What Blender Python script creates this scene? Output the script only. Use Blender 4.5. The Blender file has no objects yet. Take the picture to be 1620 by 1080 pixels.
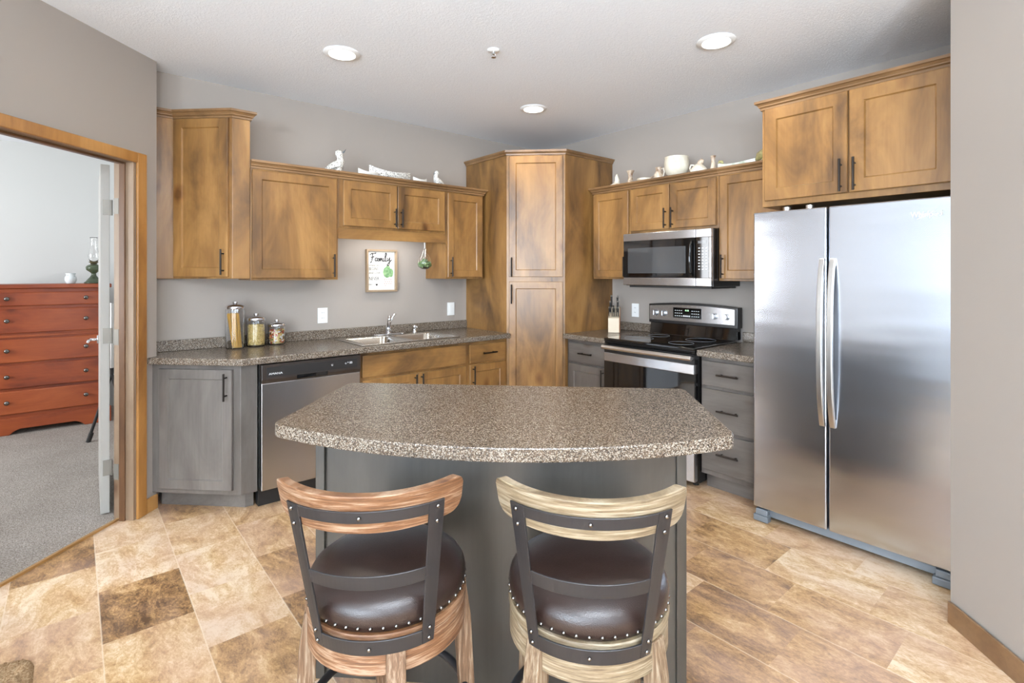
import bpy, bmesh, math, random
from mathutils import Vector, Matrix
random.seed(7)
PI = math.pi
S = bpy.context.scene
COL = S.collection

# ------------------------------------------------------------------ camera
YAW = math.degrees(0.869453)
cam_d = bpy.data.cameras.new('camera'); cam = bpy.data.objects.new('camera', cam_d); COL.objects.link(cam)
cam.location = (-3.748, -3.956, 1.41)
cam.rotation_euler = (PI / 2, 0, math.radians(YAW - 90))
cam_d.sensor_width = 36; cam_d.lens = 36 * 821.35 / 1620
cam_d.shift_y = -(540 - 432.8) / 1620
cam_d.clip_start = 0.05; cam_d.clip_end = 100
S.camera = cam

# ------------------------------------------------------------------ world, exposure, daylight
w = bpy.data.worlds.new('world'); S.world = w; w.use_nodes = True
w.node_tree.nodes['Background'].inputs[0].default_value = (0.80, 0.90, 1.0, 1)
w.node_tree.nodes['Background'].inputs[1].default_value = 1.3
S.view_settings.view_transform = 'Standard'; S.view_settings.look = 'None'
S.view_settings.gamma = 1; S.view_settings.use_curve_mapping = False
S.view_settings.exposure = 0.19


def area(name, loc, direction, sx, sy, power, color, shape='RECTANGLE', spread=None):
    d = bpy.data.lights.new(name, 'AREA'); d.shape = shape; d.size = sx; d.size_y = sy
    d.energy = power; d.color = color
    if spread: d.spread = spread
    o = bpy.data.objects.new(name, d); COL.objects.link(o); o.location = loc
    o.rotation_euler = Vector(direction).to_track_quat('-Z', 'Y').to_euler()
    return o


DAY = (0.74, 0.87, 1.0)
area('daylight_west', (-9.40, -6.1, 1.40), (1, 0.05, 0.25), 5.6, 1.9, 800, DAY)
area('daylight_south', (-6.1, -9.40, 1.45), (0.05, 1, 0.35), 5.2, 1.7, 240, DAY)
area('daylight_bedroom', (-6.85, 0.9, 1.5), (1, 0.12, -0.1), 2.2, 1.5, 125, (0.93, 0.96, 1.0))


# ------------------------------------------------------------------ material helpers
def new_mat(name):
    m = bpy.data.materials.new(name); m.use_nodes = True
    nt = m.node_tree
    return m, nt, nt.nodes['Principled BSDF']


def srgb(r, g, b):
    f = lambda c: (c / 255 / 12.92) if c / 255 <= 0.04045 else ((c / 255 + 0.055) / 1.055) ** 2.4
    return (f(r), f(g), f(b), 1)


def plain(name, rgb, rough=0.5, metal=0.0, **kw):
    m, nt, b = new_mat(name)
    b.inputs['Base Color'].default_value = srgb(*rgb)
    b.inputs['Roughness'].default_value = rough; b.inputs['Metallic'].default_value = metal
    for k, v in kw.items(): b.inputs[k.replace('_', ' ')].default_value = v
    return m


def N(nt, kind, **kw):
    n = nt.nodes.new(kind)
    for k, v in kw.items():
        if k in n.inputs.keys(): n.inputs[k].default_value = v
        else: setattr(n, k, v)
    return n


def L(nt, a, b): nt.links.new(a, b)


def ramp(nt, fac, stops, interp='LINEAR'):
    r = nt.nodes.new('ShaderNodeValToRGB'); L(nt, fac, r.inputs[0]); r.color_ramp.interpolation = interp
    e = r.color_ramp.elements
    e[0].position, e[0].color = stops[0]; e[1].position, e[1].color = stops[-1]
    for p, c in stops[1:-1]:
        x = e.new(p); x.color = c
    return r.outputs[0]


def mathn(nt, op, a, b=None, c=None):
    n = nt.nodes.new('ShaderNodeMath'); n.operation = op
    for i, v in enumerate((a, b, c)):
        if v is None: continue
        if isinstance(v, (int, float)): n.inputs[i].default_value = v
        else: L(nt, v, n.inputs[i])
    return n.outputs[0]


def mixc(nt, fac, a, b, mode='MIX'):
    n = nt.nodes.new('ShaderNodeMix'); n.data_type = 'RGBA'; n.blend_type = mode
    for i, v in ((0, fac), (6, a), (7, b)):
        if isinstance(v, (int, float, tuple)): n.inputs[i].default_value = v
        else: L(nt, v, n.inputs[i])
    return n.outputs[2]


def coords(nt, scale=(1, 1, 1), rand=True, world=False):
    if world:
        g = nt.nodes.new('ShaderNodeNewGeometry'); src = g.outputs['Position']
    else:
        t = nt.nodes.new('ShaderNodeTexCoord'); src = t.outputs['Object']
    if rand:
        oi = nt.nodes.new('ShaderNodeObjectInfo'); k = mathn(nt, 'MULTIPLY', oi.outputs['Random'], 37.0)
        va = nt.nodes.new('ShaderNodeVectorMath'); va.operation = 'ADD'
        L(nt, src, va.inputs[0]); L(nt, k, va.inputs[1]); src = va.outputs[0]
    m = nt.nodes.new('ShaderNodeMapping'); L(nt, src, m.inputs[0]); m.inputs['Scale'].default_value = scale
    return m.outputs[0]


def noise(nt, vec, scale, detail=4, rough=0.55, dist=0.0):
    n = nt.nodes.new('ShaderNodeTexNoise'); L(nt, vec, n.inputs['Vector'])
    n.inputs['Scale'].default_value = scale; n.inputs['Detail'].default_value = detail
    n.inputs['Roughness'].default_value = rough; n.inputs['Distortion'].default_value = dist
    return n.outputs['Fac']


def bump(nt, b, h, strength, dist):
    n = nt.nodes.new('ShaderNodeBump'); n.inputs['Strength'].default_value = strength
    n.inputs['Distance'].default_value = dist; L(nt, h, n.inputs['Height']); L(nt, n.outputs[0], b.inputs['Normal'])


def wood(name, dark, mid, light, rough=0.36, horiz=False, coat=0.14):
    m, nt, b = new_mat(name)
    v = coords(nt, (1, 1, 0.35) if not horiz else (0.35, 1, 1))
    vg = coords(nt, (26, 26, 1.1) if not horiz else (1.1, 26, 26))
    n1 = noise(nt, v, 4.2, 5, 0.6, 0.6)
    c = ramp(nt, n1, [(0.30, srgb(*dark)), (0.5, srgb(*mid)), (0.72, srgb(*light))])
    n2 = noise(nt, vg, 3.0, 4, 0.6)
    g = ramp(nt, n2, [(0.3, (0.80, 0.78, 0.76, 1)), (0.6, (1, 1, 1, 1))])
    c = mixc(nt, 0.55, c, g, 'MULTIPLY')
    vo = nt.nodes.new('ShaderNodeTexVoronoi'); L(nt, coords(nt, (1.0, 1.0, 0.62) if not horiz else (.62, 1, 1)), vo.inputs['Vector'])
    vo.inputs['Scale'].default_value = 3.1
    wob = mathn(nt, 'MULTIPLY', noise(nt, v, 16, 3), 0.10)
    d = mathn(nt, 'ADD', vo.outputs['Distance'], wob)
    k = ramp(nt, d, [(0.085, (0.36, 0.24, 0.16, 1)), (0.125, (0.72, 0.62, 0.54, 1)), (0.19, (1, 1, 1, 1))])
    c = mixc(nt, 0.8, c, k, 'MULTIPLY')
    L(nt, c, b.inputs['Base Color'])
    b.inputs['Roughness'].default_value = rough
    b.inputs['Coat Weight'].default_value = coat; b.inputs['Coat Roughness'].default_value = 0.22
    bump(nt, b, n2, 0.06, 0.002)
    return m


def weathered(name, dark, mid, light):
    m, nt, b = new_mat(name)
    v = coords(nt, (3, 3, 55)); v2 = coords(nt, (3, 3, 8))
    n = noise(nt, v, 3.2, 5, 0.65, 0.4)
    c = ramp(nt, n, [(0.32, srgb(*dark)), (0.5, srgb(*mid)), (0.66, srgb(*light))])
    c = mixc(nt, 0.35, c, ramp(nt, noise(nt, v2, 2, 3), [(0.3, (0.72, 0.6, 0.5, 1)), (0.6, (1, 1, 1, 1))]), 'MULTIPLY')
    L(nt, c, b.inputs['Base Color']); b.inputs['Roughness'].default_value = 0.5
    bump(nt, b, n, 0.35, 0.002)
    return m


def weathered_leg(name, dark, mid, light):
    m, nt, b = new_mat(name)
    v = coords(nt, (55, 55, 3))
    n = noise(nt, v, 3.2, 5, 0.65, 0.4)
    c = ramp(nt, n, [(0.32, srgb(*dark)), (0.5, srgb(*mid)), (0.68, srgb(*light))])
    L(nt, c, b.inputs['Base Color']); b.inputs['Roughness'].default_value = 0.5
    bump(nt, b, n, 0.35, 0.002)
    return m


def speckle(name):
    m, nt, b = new_mat(name)
    v = coords(nt, rand=False)
    vo = nt.nodes.new('ShaderNodeTexVoronoi'); L(nt, v, vo.inputs['Vector']); vo.inputs['Scale'].default_value = 390
    sep = nt.nodes.new('ShaderNodeSeparateColor'); L(nt, vo.outputs['Color'], sep.inputs[0])
    n = noise(nt, v, 190, 3, 0.7)
    f = mathn(nt, 'ADD', mathn(nt, 'MULTIPLY', sep.outputs[0], 0.55), mathn(nt, 'MULTIPLY', n, 0.5))
    c = ramp(nt, f, [(0.26, srgb(36, 33, 31)), (0.42, srgb(78, 64, 51)), (0.58, srgb(101, 84, 67)), (0.74, srgb(158, 150, 138))])
    L(nt, c, b.inputs['Base Color']); b.inputs['Roughness'].default_value = 0.26
    b.inputs['Specular IOR Level'].default_value = 0.6
    return m


def paint(name, rgb, bs=0.12, sc=240, dist=0.002, rough=0.75):
    m, nt, b = new_mat(name)
    b.inputs['Base Color'].default_value = srgb(*rgb); b.inputs['Roughness'].default_value = rough
    bump(nt, b, noise(nt, coords(nt, rand=False), sc, 3), bs, dist)
    return m


def steel(name, rgb, rough=0.27, horiz=True, wav=0.0, rot=0.25, an=0.8):
    m, nt, b = new_mat(name)
    b.inputs['Base Color'].default_value = srgb(*rgb); b.inputs['Metallic'].default_value = 1
    b.inputs['Roughness'].default_value = rough
    b.inputs['Anisotropic'].default_value = an if horiz else 0.0
    b.inputs['Anisotropic Rotation'].default_value = rot
    if horiz:
        t = nt.nodes.new('ShaderNodeTangent'); t.direction_type = 'RADIAL'; t.axis = 'Z'
        L(nt, t.outputs[0], b.inputs['Tangent'])
    if wav:
        bump(nt, b, noise(nt, coords(nt, (0.4, 0.4, 2.6), rand=False), 1.5, 2, 0.4), 0.6, wav)
    return m


M = {}
M['cab'] = wood('alder_wood', (86, 60, 34), (136, 98, 53), (170, 127, 73))
M['cab_h'] = wood('alder_wood_horizontal', (86, 60, 34), (136, 98, 53), (170, 127, 73), horiz=True)
M['crown'] = wood('crown_moulding_wood', (96, 70, 44), (128, 96, 62), (146, 112, 76), horiz=True)
M['cab_in'] = plain('cabinet_underside', (150, 116, 76), 0.6)
M['greywood'] = wood('alder_greyed_by_daylight', (78, 72, 67), (96, 90, 85), (112, 106, 100), coat=0.25, rough=0.34)  # same alder; grey of cool daylight reflections put into the colour
M['coolwood_h'] = wood('alder_greyed_by_daylight_horizontal', (78, 72, 67), (96, 90, 85), (112, 106, 100), horiz=True, coat=0.25, rough=0.34)
M['islandwood'] = wood('island_shade_darkened_panel', (44, 41, 36), (54, 50, 44), (64, 60, 54), coat=0.3, rough=0.32)  # alder darkened in colour for the shade below the overhang
M['trimwood'] = wood('door_casing_wood', (130, 86, 40), (164, 114, 56), (180, 132, 74))
M['jambwood'] = wood('door_jamb_wood', (120, 98, 78), (140, 118, 96), (152, 130, 108))  # casing wood greyed in colour to imitate the light on the jamb
M['basewood'] = wood('baseboard_wood', (104, 76, 52), (122, 92, 64), (134, 104, 76), horiz=True)
M['cherry'] = wood('cherry_stained_pine', (108, 42, 17), (146, 66, 28), (170, 86, 40), horiz=True, rough=0.4, coat=0.08)
M['stone'] = speckle('speckled_laminate')
M['wall'] = paint('greige_wall_paint', (156, 147, 139))
M['wall_bed'] = paint('pale_grey_wall_paint', (212, 214, 212))
M['steel'] = steel('brushed_steel', (186, 186, 188), 0.26)
M['fridge_steel'] = steel('brushed_fridge_steel', (196, 200, 208), 0.20, wav=0.012, rot=0.0, an=0.4)
M['handle_steel'] = steel('brushed_handle_steel', (205, 203, 200), 0.3, horiz=False)
M['nickel'] = plain('satin_nickel', (140, 136, 128), 0.5, 0.6)
M['chrome'] = plain('chrome', (225, 225, 228), 0.08, 1)
M['sink_steel'] = plain('sink_steel', (205, 203, 198), 0.22, 1)
M['black'] = plain('black_enamel', (22, 21, 21), 0.25)
M['black_soft'] = plain('black_plastic', (30, 28, 27), 0.45)
M['bronze'] = plain('dark_bronze_pull', (44, 38, 34), 0.35, 0.8)
M['black_glass'] = plain('black_glass', (10, 10, 11), 0.05, Coat_Weight=0.5)
M['mw_glass'] = plain('microwave_window', (62, 64, 66), 0.12, Coat_Weight=0.8)
M['grey_plastic'] = plain('grey_plastic', (110, 116, 122), 0.4)
M['white'] = plain('white_plastic', (238, 238, 236), 0.4)
M['doorpaint'] = plain('door_paint', (176, 174, 168), 0.4)
M['dw_panel'] = plain('dishwasher_control_panel', (46, 38, 33), 0.28)
M['ink'] = plain('black_ink', (40, 40, 42), 0.6)
M['print'] = plain('white_print', (225, 225, 225), 0.5)
M['stool_metal'] = plain('gunmetal_frame', (54, 53, 55), 0.42, 0.6)
M['rivet'] = plain('pewter_nailhead', (120, 116, 112), 0.22, 1)
M['stool_dark'] = weathered('weathered_brown_wood', (74, 46, 28), (112, 76, 48), (156, 132, 110))
M['stool_darkleg'] = weathered_leg('weathered_brown_leg', (70, 48, 32), (100, 74, 52), (142, 124, 104))
M['stool_pale'] = weathered('weathered_pale_wood', (82, 66, 48), (122, 106, 82), (156, 144, 124))
M['stool_paleleg'] = weathered_leg('weathered_pale_leg', (80, 60, 42), (114, 92, 70), (150, 136, 116))


def leather():
    m, nt, b = new_mat('dark_brown_leather')
    b.inputs['Base Color'].default_value = srgb(40, 28, 24); b.inputs['Roughness'].default_value = 0.28
    vo = nt.nodes.new('ShaderNodeTexVoronoi'); L(nt, coords(nt), vo.inputs['Vector']); vo.inputs['Scale'].default_value = 420
    bump(nt, b, vo.outputs['Distance'], 0.3, 0.001)
    return m


M['leather'] = leather()


def ceiling_mat():
    m, nt, b = new_mat('textured_ceiling')
    b.inputs['Base Color'].default_value = srgb(240, 243, 247); b.inputs['Roughness'].default_value = 0.9
    v = coords(nt, rand=False)
    n = noise(nt, v, 95, 4, 0.6, 0.6)
    h = ramp(nt, n, [(0.42, (0, 0, 0, 1)), (0.62, (1, 1, 1, 1))])
    bump(nt, b, h, 0.35, 0.003)
    return m


M['ceiling'] = ceiling_mat()


def tile_mat():
    m, nt, b = new_mat('vinyl_stone_tile')
    g = nt.nodes.new('ShaderNodeNewGeometry'); s = nt.nodes.new('ShaderNodeSeparateXYZ'); L(nt, g.outputs['Position'], s.inputs[0])
    W, H = 0.3045, 0.42
    cx = mathn(nt, 'DIVIDE', mathn(nt, 'ADD', s.outputs[0], 3.665 + W * 40), W)
    ci = mathn(nt, 'FLOOR', cx); fx = mathn(nt, 'FRACT', cx)
    cy = mathn(nt, 'DIVIDE', mathn(nt, 'ADD', mathn(nt, 'ADD', s.outputs[1], 0.603 + H * 40), mathn(nt, 'MULTIPLY', mathn(nt, 'SUBTRACT', ci, 40.0), -0.14)), H)
    ri = mathn(nt, 'FLOOR', cy); fy = mathn(nt, 'FRACT', cy)
    cb = nt.nodes.new('ShaderNodeCombineXYZ'); L(nt, ci, cb.inputs[0]); L(nt, ri, cb.inputs[1])
    wn = nt.nodes.new('ShaderNodeTexWhiteNoise'); wn.noise_dimensions = '3D'; L(nt, cb.outputs[0], wn.inputs['Vector'])
    va = nt.nodes.new('ShaderNodeVectorMath'); va.operation = 'MULTIPLY_ADD'
    L(nt, wn.outputs['Color'], va.inputs[0]); va.inputs[1].default_value = (60, 60, 60); L(nt, g.outputs['Position'], va.inputs[2])
    mp = nt.nodes.new('ShaderNodeMapping'); L(nt, va.outputs[0], mp.inputs[0]); mp.inputs['Scale'].default_value = (1.5, 0.8, 1)
    mp.inputs['Rotation'].default_value = (0, 0, 0.7)
    n1 = noise(nt, mp.outputs[0], 3.6, 9, 0.70, 1.6)
    n2 = noise(nt, mp.outputs[0], 19, 8, 0.80, 0.9)
    n3 = noise(nt, mp.outputs[0], 95, 5, 0.8)
    f = mathn(nt, 'ADD', mathn(nt, 'MULTIPLY', n1, 0.66), mathn(nt, 'MULTIPLY', n2, 0.48))
    f = mathn(nt, 'ADD', f, mathn(nt, 'MULTIPLY', mathn(nt, 'SUBTRACT', wn.outputs['Value'], 0.5), 0.20))
    f = mathn(nt, 'ADD', f, mathn(nt, 'MULTIPLY', mathn(nt, 'SUBTRACT', n3, 0.5), 0.34))
    c = ramp(nt, f, [(0.39, srgb(92, 66, 44)), (0.47, srgb(138, 104, 68)), (0.555, srgb(178, 140, 94)), (0.635, srgb(202, 170, 128)), (0.74, srgb(226, 206, 178))])
    pink = mixc(nt, ramp(nt, noise(nt, mp.outputs[0], 2.1, 3), [(0.4, (0, 0, 0, 1)), (0.65, (0.4, 0.4, 0.4, 1))]), c, srgb(196, 164, 148))
    ex = mathn(nt, 'MINIMUM', fx, mathn(nt, 'SUBTRACT', 1.0, fx)); ey = mathn(nt, 'MINIMUM', fy, mathn(nt, 'SUBTRACT', 1.0, fy))
    e = mathn(nt, 'MINIMUM', mathn(nt, 'MULTIPLY', ex, W), mathn(nt, 'MULTIPLY', ey, H))
    gl = ramp(nt, e, [(0.0012, (1, 1, 1, 1)), (0.0026, (0, 0, 0, 1))])
    glx = ramp(nt, mathn(nt, 'MULTIPLY', ex, W), [(0.0012, (1, 1, 1, 1)), (0.0026, (0, 0, 0, 1))])
    c = mixc(nt, mathn(nt, 'MULTIPLY', glx, 0.6), pink, srgb(226, 208, 184))
    L(nt, c, b.inputs['Base Color'])
    rr = ramp(nt, n2, [(0.3, (0.34, 0.34, 0.34, 1)), (0.7, (0.46, 0.46, 0.46, 1))]); L(nt, rr, b.inputs['Roughness'])
    bump(nt, b, mathn(nt, 'SUBTRACT', n2, mathn(nt, 'MULTIPLY', gl, 0.7)), 0.12, 0.003)
    return m


M['tile'] = tile_mat()


def carpet_mat(name, a, bcol, c3):
    m, nt, b = new_mat(name)
    v = coords(nt, rand=False)
    n = noise(nt, v, 150, 4, 0.75); n2 = noise(nt, v, 3.0, 4, 0.6)
    c = ramp(nt, n, [(0.34, srgb(*a)), (0.5, srgb(*bcol)), (0.64, srgb(*c3))])
    c = mixc(nt, 0.5, c, ramp(nt, n2, [(0.35, (0.78, 0.76, 0.74, 1)), (0.62, (1, 1, 1, 1))]), 'MULTIPLY')
    L(nt, c, b.inputs['Base Color']); b.inputs['Roughness'].default_value = 1
    b.inputs['Specular IOR Level'].default_value = 0.1
    bump(nt, b, n, 1.0, 0.012)
    return m


M['carpet'] = carpet_mat('grey_beige_carpet', (124, 114, 105), (176, 167, 158), (218, 212, 204))
M['carpet_light'] = carpet_mat('bounce_carpet', (150, 146, 142), (196, 192, 187), (226, 223, 218))
M['rug'] = carpet_mat('tan_shag', (140, 106, 74), (186, 152, 114), (222, 196, 160))
M['gold'] = plain('brass_transition_strip', (190, 150, 96), 0.35, 0.6)


def speck_ceramic(name, base, spot, sc=90, thr=0.30):
    m, nt, b = new_mat(name)
    vo = nt.nodes.new('ShaderNodeTexVoronoi'); L(nt, coords(nt), vo.inputs['Vector']); vo.inputs['Scale'].default_value = sc
    c = ramp(nt, vo.outputs['Distance'], [(thr - 0.08, srgb(*spot)), (thr, srgb(*base))])
    L(nt, c, b.inputs['Base Color']); b.inputs['Roughness'].default_value = 0.55
    return m


def glaze(name, a, bb, c3, rough=0.25, sc=14):
    m, nt, b = new_mat(name)
    n = noise(nt, coords(nt), sc, 4, 0.6, 0.4)
    L(nt, ramp(nt, n, [(0.35, srgb(*a)), (0.5, srgb(*bb)), (0.68, srgb(*c3))]), b.inputs['Base Color'])
    b.inputs['Roughness'].default_value = rough
    return m


M['bird'] = speck_ceramic('speckled_white_paint', (228, 225, 218), (112, 106, 100), 110, 0.40)
M['boatwhite'] = speck_ceramic('finely_speckled_white', (232, 229, 222), (170, 164, 156), 140, 0.26)
M['cream'] = glaze('cream_glaze', (214, 200, 178), (232, 224, 208), (240, 234, 222))
M['pearl'] = glaze('pearly_glaze', (206, 194, 172), (220, 212, 194), (230, 226, 212), 0.15, 7)
M['browncream'] = glaze('brown_cream_glaze', (140, 112, 90), (196, 176, 154), (224, 212, 196))
M['boatgreen'] = glaze('pale_green_glaze', (186, 196, 178), (222, 226, 214), (236, 236, 226))
M['olive'] = glaze('olive_brown_glaze', (112, 100, 76), (172, 162, 112), (206, 200, 140))
M['blockwood'] = plain('pale_block_wood', (212, 196, 172), 0.5)
M['blockside'] = plain('reddish_block_side', (176, 112, 68), 0.5)
M['pasta'] = plain('spaghetti', (232, 182, 84), 0.55)
M['pasta2'] = plain('dried_pasta', (226, 198, 128), 0.6)
M['pasta_red'] = plain('red_pasta', (200, 84, 48), 0.6)
M['pasta_green'] = plain('green_pasta', (128, 124, 70), 0.6)
M['plant'] = glaze('succulent_green', (74, 104, 62), (120, 150, 96), (176, 190, 140), 0.6, 60)
M['rope'] = plain('white_rope', (232, 230, 222), 0.8)


def glass_mat(name, tint=(1, 1, 1, 1), rough=0.0):
    m, nt, b = new_mat(name)
    b.inputs['Base Color'].default_value = tint; b.inputs['Transmission Weight'].default_value = 1
    b.inputs['Roughness'].default_value = rough; b.inputs['IOR'].default_value = 1.45
    return m


M['glass'] = glass_mat('clear_glass')
M['greenglass'] = glass_mat('green_glass', srgb(96, 130, 84), 0.05)
M['greensmoke'] = plain('smoky_green_glass', (96, 110, 84), 0.1, Transmission_Weight=0.55)


def emit(name, rgb, strength):
    m, nt, b = new_mat(name)
    b.inputs['Base Color'].default_value = (0.9, 0.9, 0.9, 1)
    b.inputs['Emission Color'].default_value = srgb(*rgb); b.inputs['Emission Strength'].default_value = strength
    return m


M['lamp'] = emit('lit_lens', (255, 244, 226), 9)
M['digits'] = emit('green_digits', (120, 220, 80), 1.2)
M['skylight'] = emit('undercabinet_tube', (255, 250, 240), 2.5)


# ------------------------------------------------------------------ mesh helpers
class MB:
    def __init__(s): s.bm = bmesh.new()

    def box(s, x0, x1, y0, y1, z0, z1):
        v = [s.bm.verts.new(p) for p in ((x0, y0, z0), (x1, y0, z0), (x1, y1, z0), (x0, y1, z0), (x0, y0, z1), (x1, y0, z1), (x1, y1, z1), (x0, y1, z1))]
        for f in ((3, 2, 1, 0), (4, 5, 6, 7), (0, 1, 5, 4), (1, 2, 6, 5), (2, 3, 7, 6), (3, 0, 4, 7)): s.bm.faces.new([v[i] for i in f])
        return s

    def prism(s, pts, z0, z1):
        a = [s.bm.verts.new((p[0], p[1], z0)) for p in pts]; b = [s.bm.verts.new((p[0], p[1], z1)) for p in pts]
        n = len(pts); s.bm.faces.new(a[::-1]); s.bm.faces.new(b)
        for i in range(n): s.bm.faces.new((a[i], a[(i + 1) % n], b[(i + 1) % n], b[i]))
        return s

    def extr(s, pts3, d):
        """extrude an arbitrary planar 3D polygon by vector d"""
        d = Vector(d); a = [s.bm.verts.new(p) for p in pts3]; b = [s.bm.verts.new(Vector(p) + d) for p in pts3]
        n = len(a); s.bm.faces.new(a[::-1]); s.bm.faces.new(b)
        for i in range(n): s.bm.faces.new((a[i], a[(i + 1) % n], b[(i + 1) % n], b[i]))
        return s

    def slab(s, polys, z0, z1):
        d = {}

        def V(p, z):
            k = (round(p[0], 5), round(p[1], 5), z)
            if k not in d: d[k] = s.bm.verts.new((p[0], p[1], z))
            return d[k]
        edges = {}
        for P in polys:
            s.bm.faces.new([V(p, z1) for p in P]); s.bm.faces.new([V(p, z0) for p in P][::-1])
            for i in range(len(P)):
                a = (round(P[i][0], 5), round(P[i][1], 5)); b = (round(P[(i + 1) % len(P)][0], 5), round(P[(i + 1) % len(P)][1], 5))
                edges[(a, b)] = (P[i], P[(i + 1) % len(P)])
        for (a, b), (p, q) in edges.items():
            if (b, a) not in edges: s.bm.faces.new((V(p, z0), V(q, z0), V(q, z1), V(p, z1)))
        return s

    def lathe(s, prof, seg=32, c=(0, 0, 0), close=False):
        rings = []
        for r, z in prof:
            if r < 1e-6: rings.append([s.bm.verts.new((c[0], c[1], c[2] + z))])
            else: rings.append([s.bm.verts.new((c[0] + r * math.cos(2 * PI * i / seg), c[1] + r * math.sin(2 * PI * i / seg), c[2] + z)) for i in range(seg)])
        for a, b in zip(rings, rings[1:]):
            for i in range(seg):
                j = (i + 1) % seg
                if len(a) == 1 and len(b) == 1: break
                if len(a) == 1: s.bm.faces.new((a[0], b[j], b[i]))
                elif len(b) == 1: s.bm.faces.new((a[i], a[j], b[0]))
                else: s.bm.faces.new((a[i], a[j], b[j], b[i]))
        return s

    def tube(s, pts, r, seg=10, caps=True, flat=1.0, up=None):
        """loft of circles along a polyline; r a number or one per point"""
        P = [Vector(p) for p in pts]; n = len(P); rings = []
        prev = None
        for i in range(n):
            t = (P[min(i + 1, n - 1)] - P[max(i - 1, 0)]).normalized()
            if prev is None:
                ref = Vector(up) if up else (Vector((0, 0, 1)) if abs(t.z) < 0.9 else Vector((1, 0, 0)))
                a = t.cross(ref).normalized()
            else:
                a = (prev - t * prev.dot(t)).normalized()
            prev = a; b = t.cross(a).normalized()
            rr = r[i] if isinstance(r, (list, tuple)) else r
            rings.append([s.bm.verts.new(P[i] + a * rr * math.cos(2 * PI * k / seg) + b * rr * flat * math.sin(2 * PI * k / seg)) for k in range(seg)])
        for A, B in zip(rings, rings[1:]):
            for k in range(seg): s.bm.faces.new((A[k], A[(k + 1) % seg], B[(k + 1) % seg], B[k]))
        if caps: s.bm.faces.new(rings[0][::-1]); s.bm.faces.new(rings[-1])
        return s

    def cyl(s, a, b, r, seg=16, r2=None):
        return s.tube([a, b], [r, r if r2 is None else r2], seg)

    def sphere(s, c, r, sx=1, sy=1, sz=1, seg=16):
        m = Matrix.Translation(c) @ Matrix.Diagonal((r * sx, r * sy, r * sz, 1))
        bmesh.ops.create_uvsphere(s.bm, u_segments=seg, v_segments=max(6, seg // 2), radius=1, matrix=m)
        return s

    def torus(s, c, R, r, seg=40, rs=10):
        rings = []
        for i in range(seg):
            a = 2 * PI * i / seg
            rings.append([s.bm.verts.new((c[0] + (R + r * math.cos(2 * PI * k / rs)) * math.cos(a), c[1] + (R + r * math.cos(2 * PI * k / rs)) * math.sin(a), c[2] + r * math.sin(2 * PI * k / rs))) for k in range(rs)])
        for i in range(seg):
            A, B = rings[i], rings[(i + 1) % seg]
            for k in range(rs): s.bm.faces.new((A[k], B[k], B[(k + 1) % rs], A[(k + 1) % rs]))
        return s

    def crown(s, path, z0, prof):
        """stepped moulding swept left to right along the plan path (front on the right-hand side)"""
        n = len(path); P = [Vector((p[0], p[1])) for p in path]; ms = []
        for i in range(n):
            ns = []
            if i > 0: d = (P[i] - P[i - 1]).normalized(); ns.append(Vector((d.y, -d.x)))
            if i < n - 1: d = (P[i + 1] - P[i]).normalized(); ns.append(Vector((d.y, -d.x)))
            m = sum(ns, Vector((0, 0))).normalized(); ms.append(m / max(0.3, m.dot(ns[0])))
        rings = [[s.bm.verts.new((P[i].x + ms[i].x * o, P[i].y + ms[i].y * o, z0 + z)) for o, z in prof] for i in range(n)]
        k = len(prof)
        for A, B in zip(rings, rings[1:]):
            for j in range(k): s.bm.faces.new((A[j], B[j], B[(j + 1) % k], A[(j + 1) % k]))
        s.bm.faces.new(rings[0]); s.bm.faces.new(rings[-1][::-1])
        return s

    def shaker(s, x0, x1, z0, z1, yb, t=0.02, fr=0.056, rec=0.008):
        """framed door with a recessed flat panel; back at yb, front towards -y"""
        yf = yb - t
        def ring(i, y): return [s.bm.verts.new(p) for p in ((x0 + i, y, z0 + i), (x1 - i, y, z0 + i), (x1 - i, y, z1 - i), (x0 + i, y, z1 - i))]
        R = [ring(0, yb), ring(0, yf + 0.003), ring(0.003, yf), ring(fr, yf), ring(fr + 0.006, yf + rec)]
        for A, B in zip(R, R[1:]):
            for i in range(4): s.bm.faces.new((A[i], A[(i + 1) % 4], B[(i + 1) % 4], B[i]))
        s.bm.faces.new(R[-1]); s.bm.faces.new(R[0][::-1])
        return s

    def part(s, name, m, parent=None, bevel=0, smooth=False, seg=2, sub=0):
        bmesh.ops.recalc_face_normals(s.bm, faces=s.bm.faces)
        me = bpy.data.meshes.new(name); s.bm.to_mesh(me); s.bm.free()
        me.materials.append(m if not isinstance(m, str) else M[m])
        o = bpy.data.objects.new(name, me); COL.objects.link(o)
        if parent is not None: o.parent = parent
        if smooth:
            me.shade_smooth() if hasattr(me, 'shade_smooth') else None
            for p in me.polygons: p.use_smooth = True
        if bevel:
            b = o.modifiers.new('bevel', 'BEVEL'); b.width = bevel; b.segments = seg; b.limit_method = 'ANGLE'; b.angle_limit = 0.6
        if sub:
            q = o.modifiers.new('subsurf', 'SUBSURF'); q.levels = sub; q.render_levels = sub
        return o


def autosmooth(o, ang=40):
    for p in o.data.polygons: p.use_smooth = True
    bm = bmesh.new(); bm.from_mesh(o.data)
    for e in bm.edges:
        if len(e.link_faces) == 2 and e.calc_face_angle(0) > math.radians(ang): e.smooth = False
    bm.to_mesh(o.data); bm.free()
    return o


def tag(o, label, cat, group=None, kind=None):
    o['label'] = label; o['category'] = cat
    if group: o['group'] = group
    if kind: o['kind'] = kind
    return o


def thing(name, label, cat, loc=(0, 0, 0), rz=0, group=None):
    o = bpy.data.objects.new(name, None); COL.objects.link(o); o.empty_display_size = 0.05
    o.location = loc; o.rotation_euler = (0, 0, rz)
    return tag(o, label, cat, group)


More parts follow.
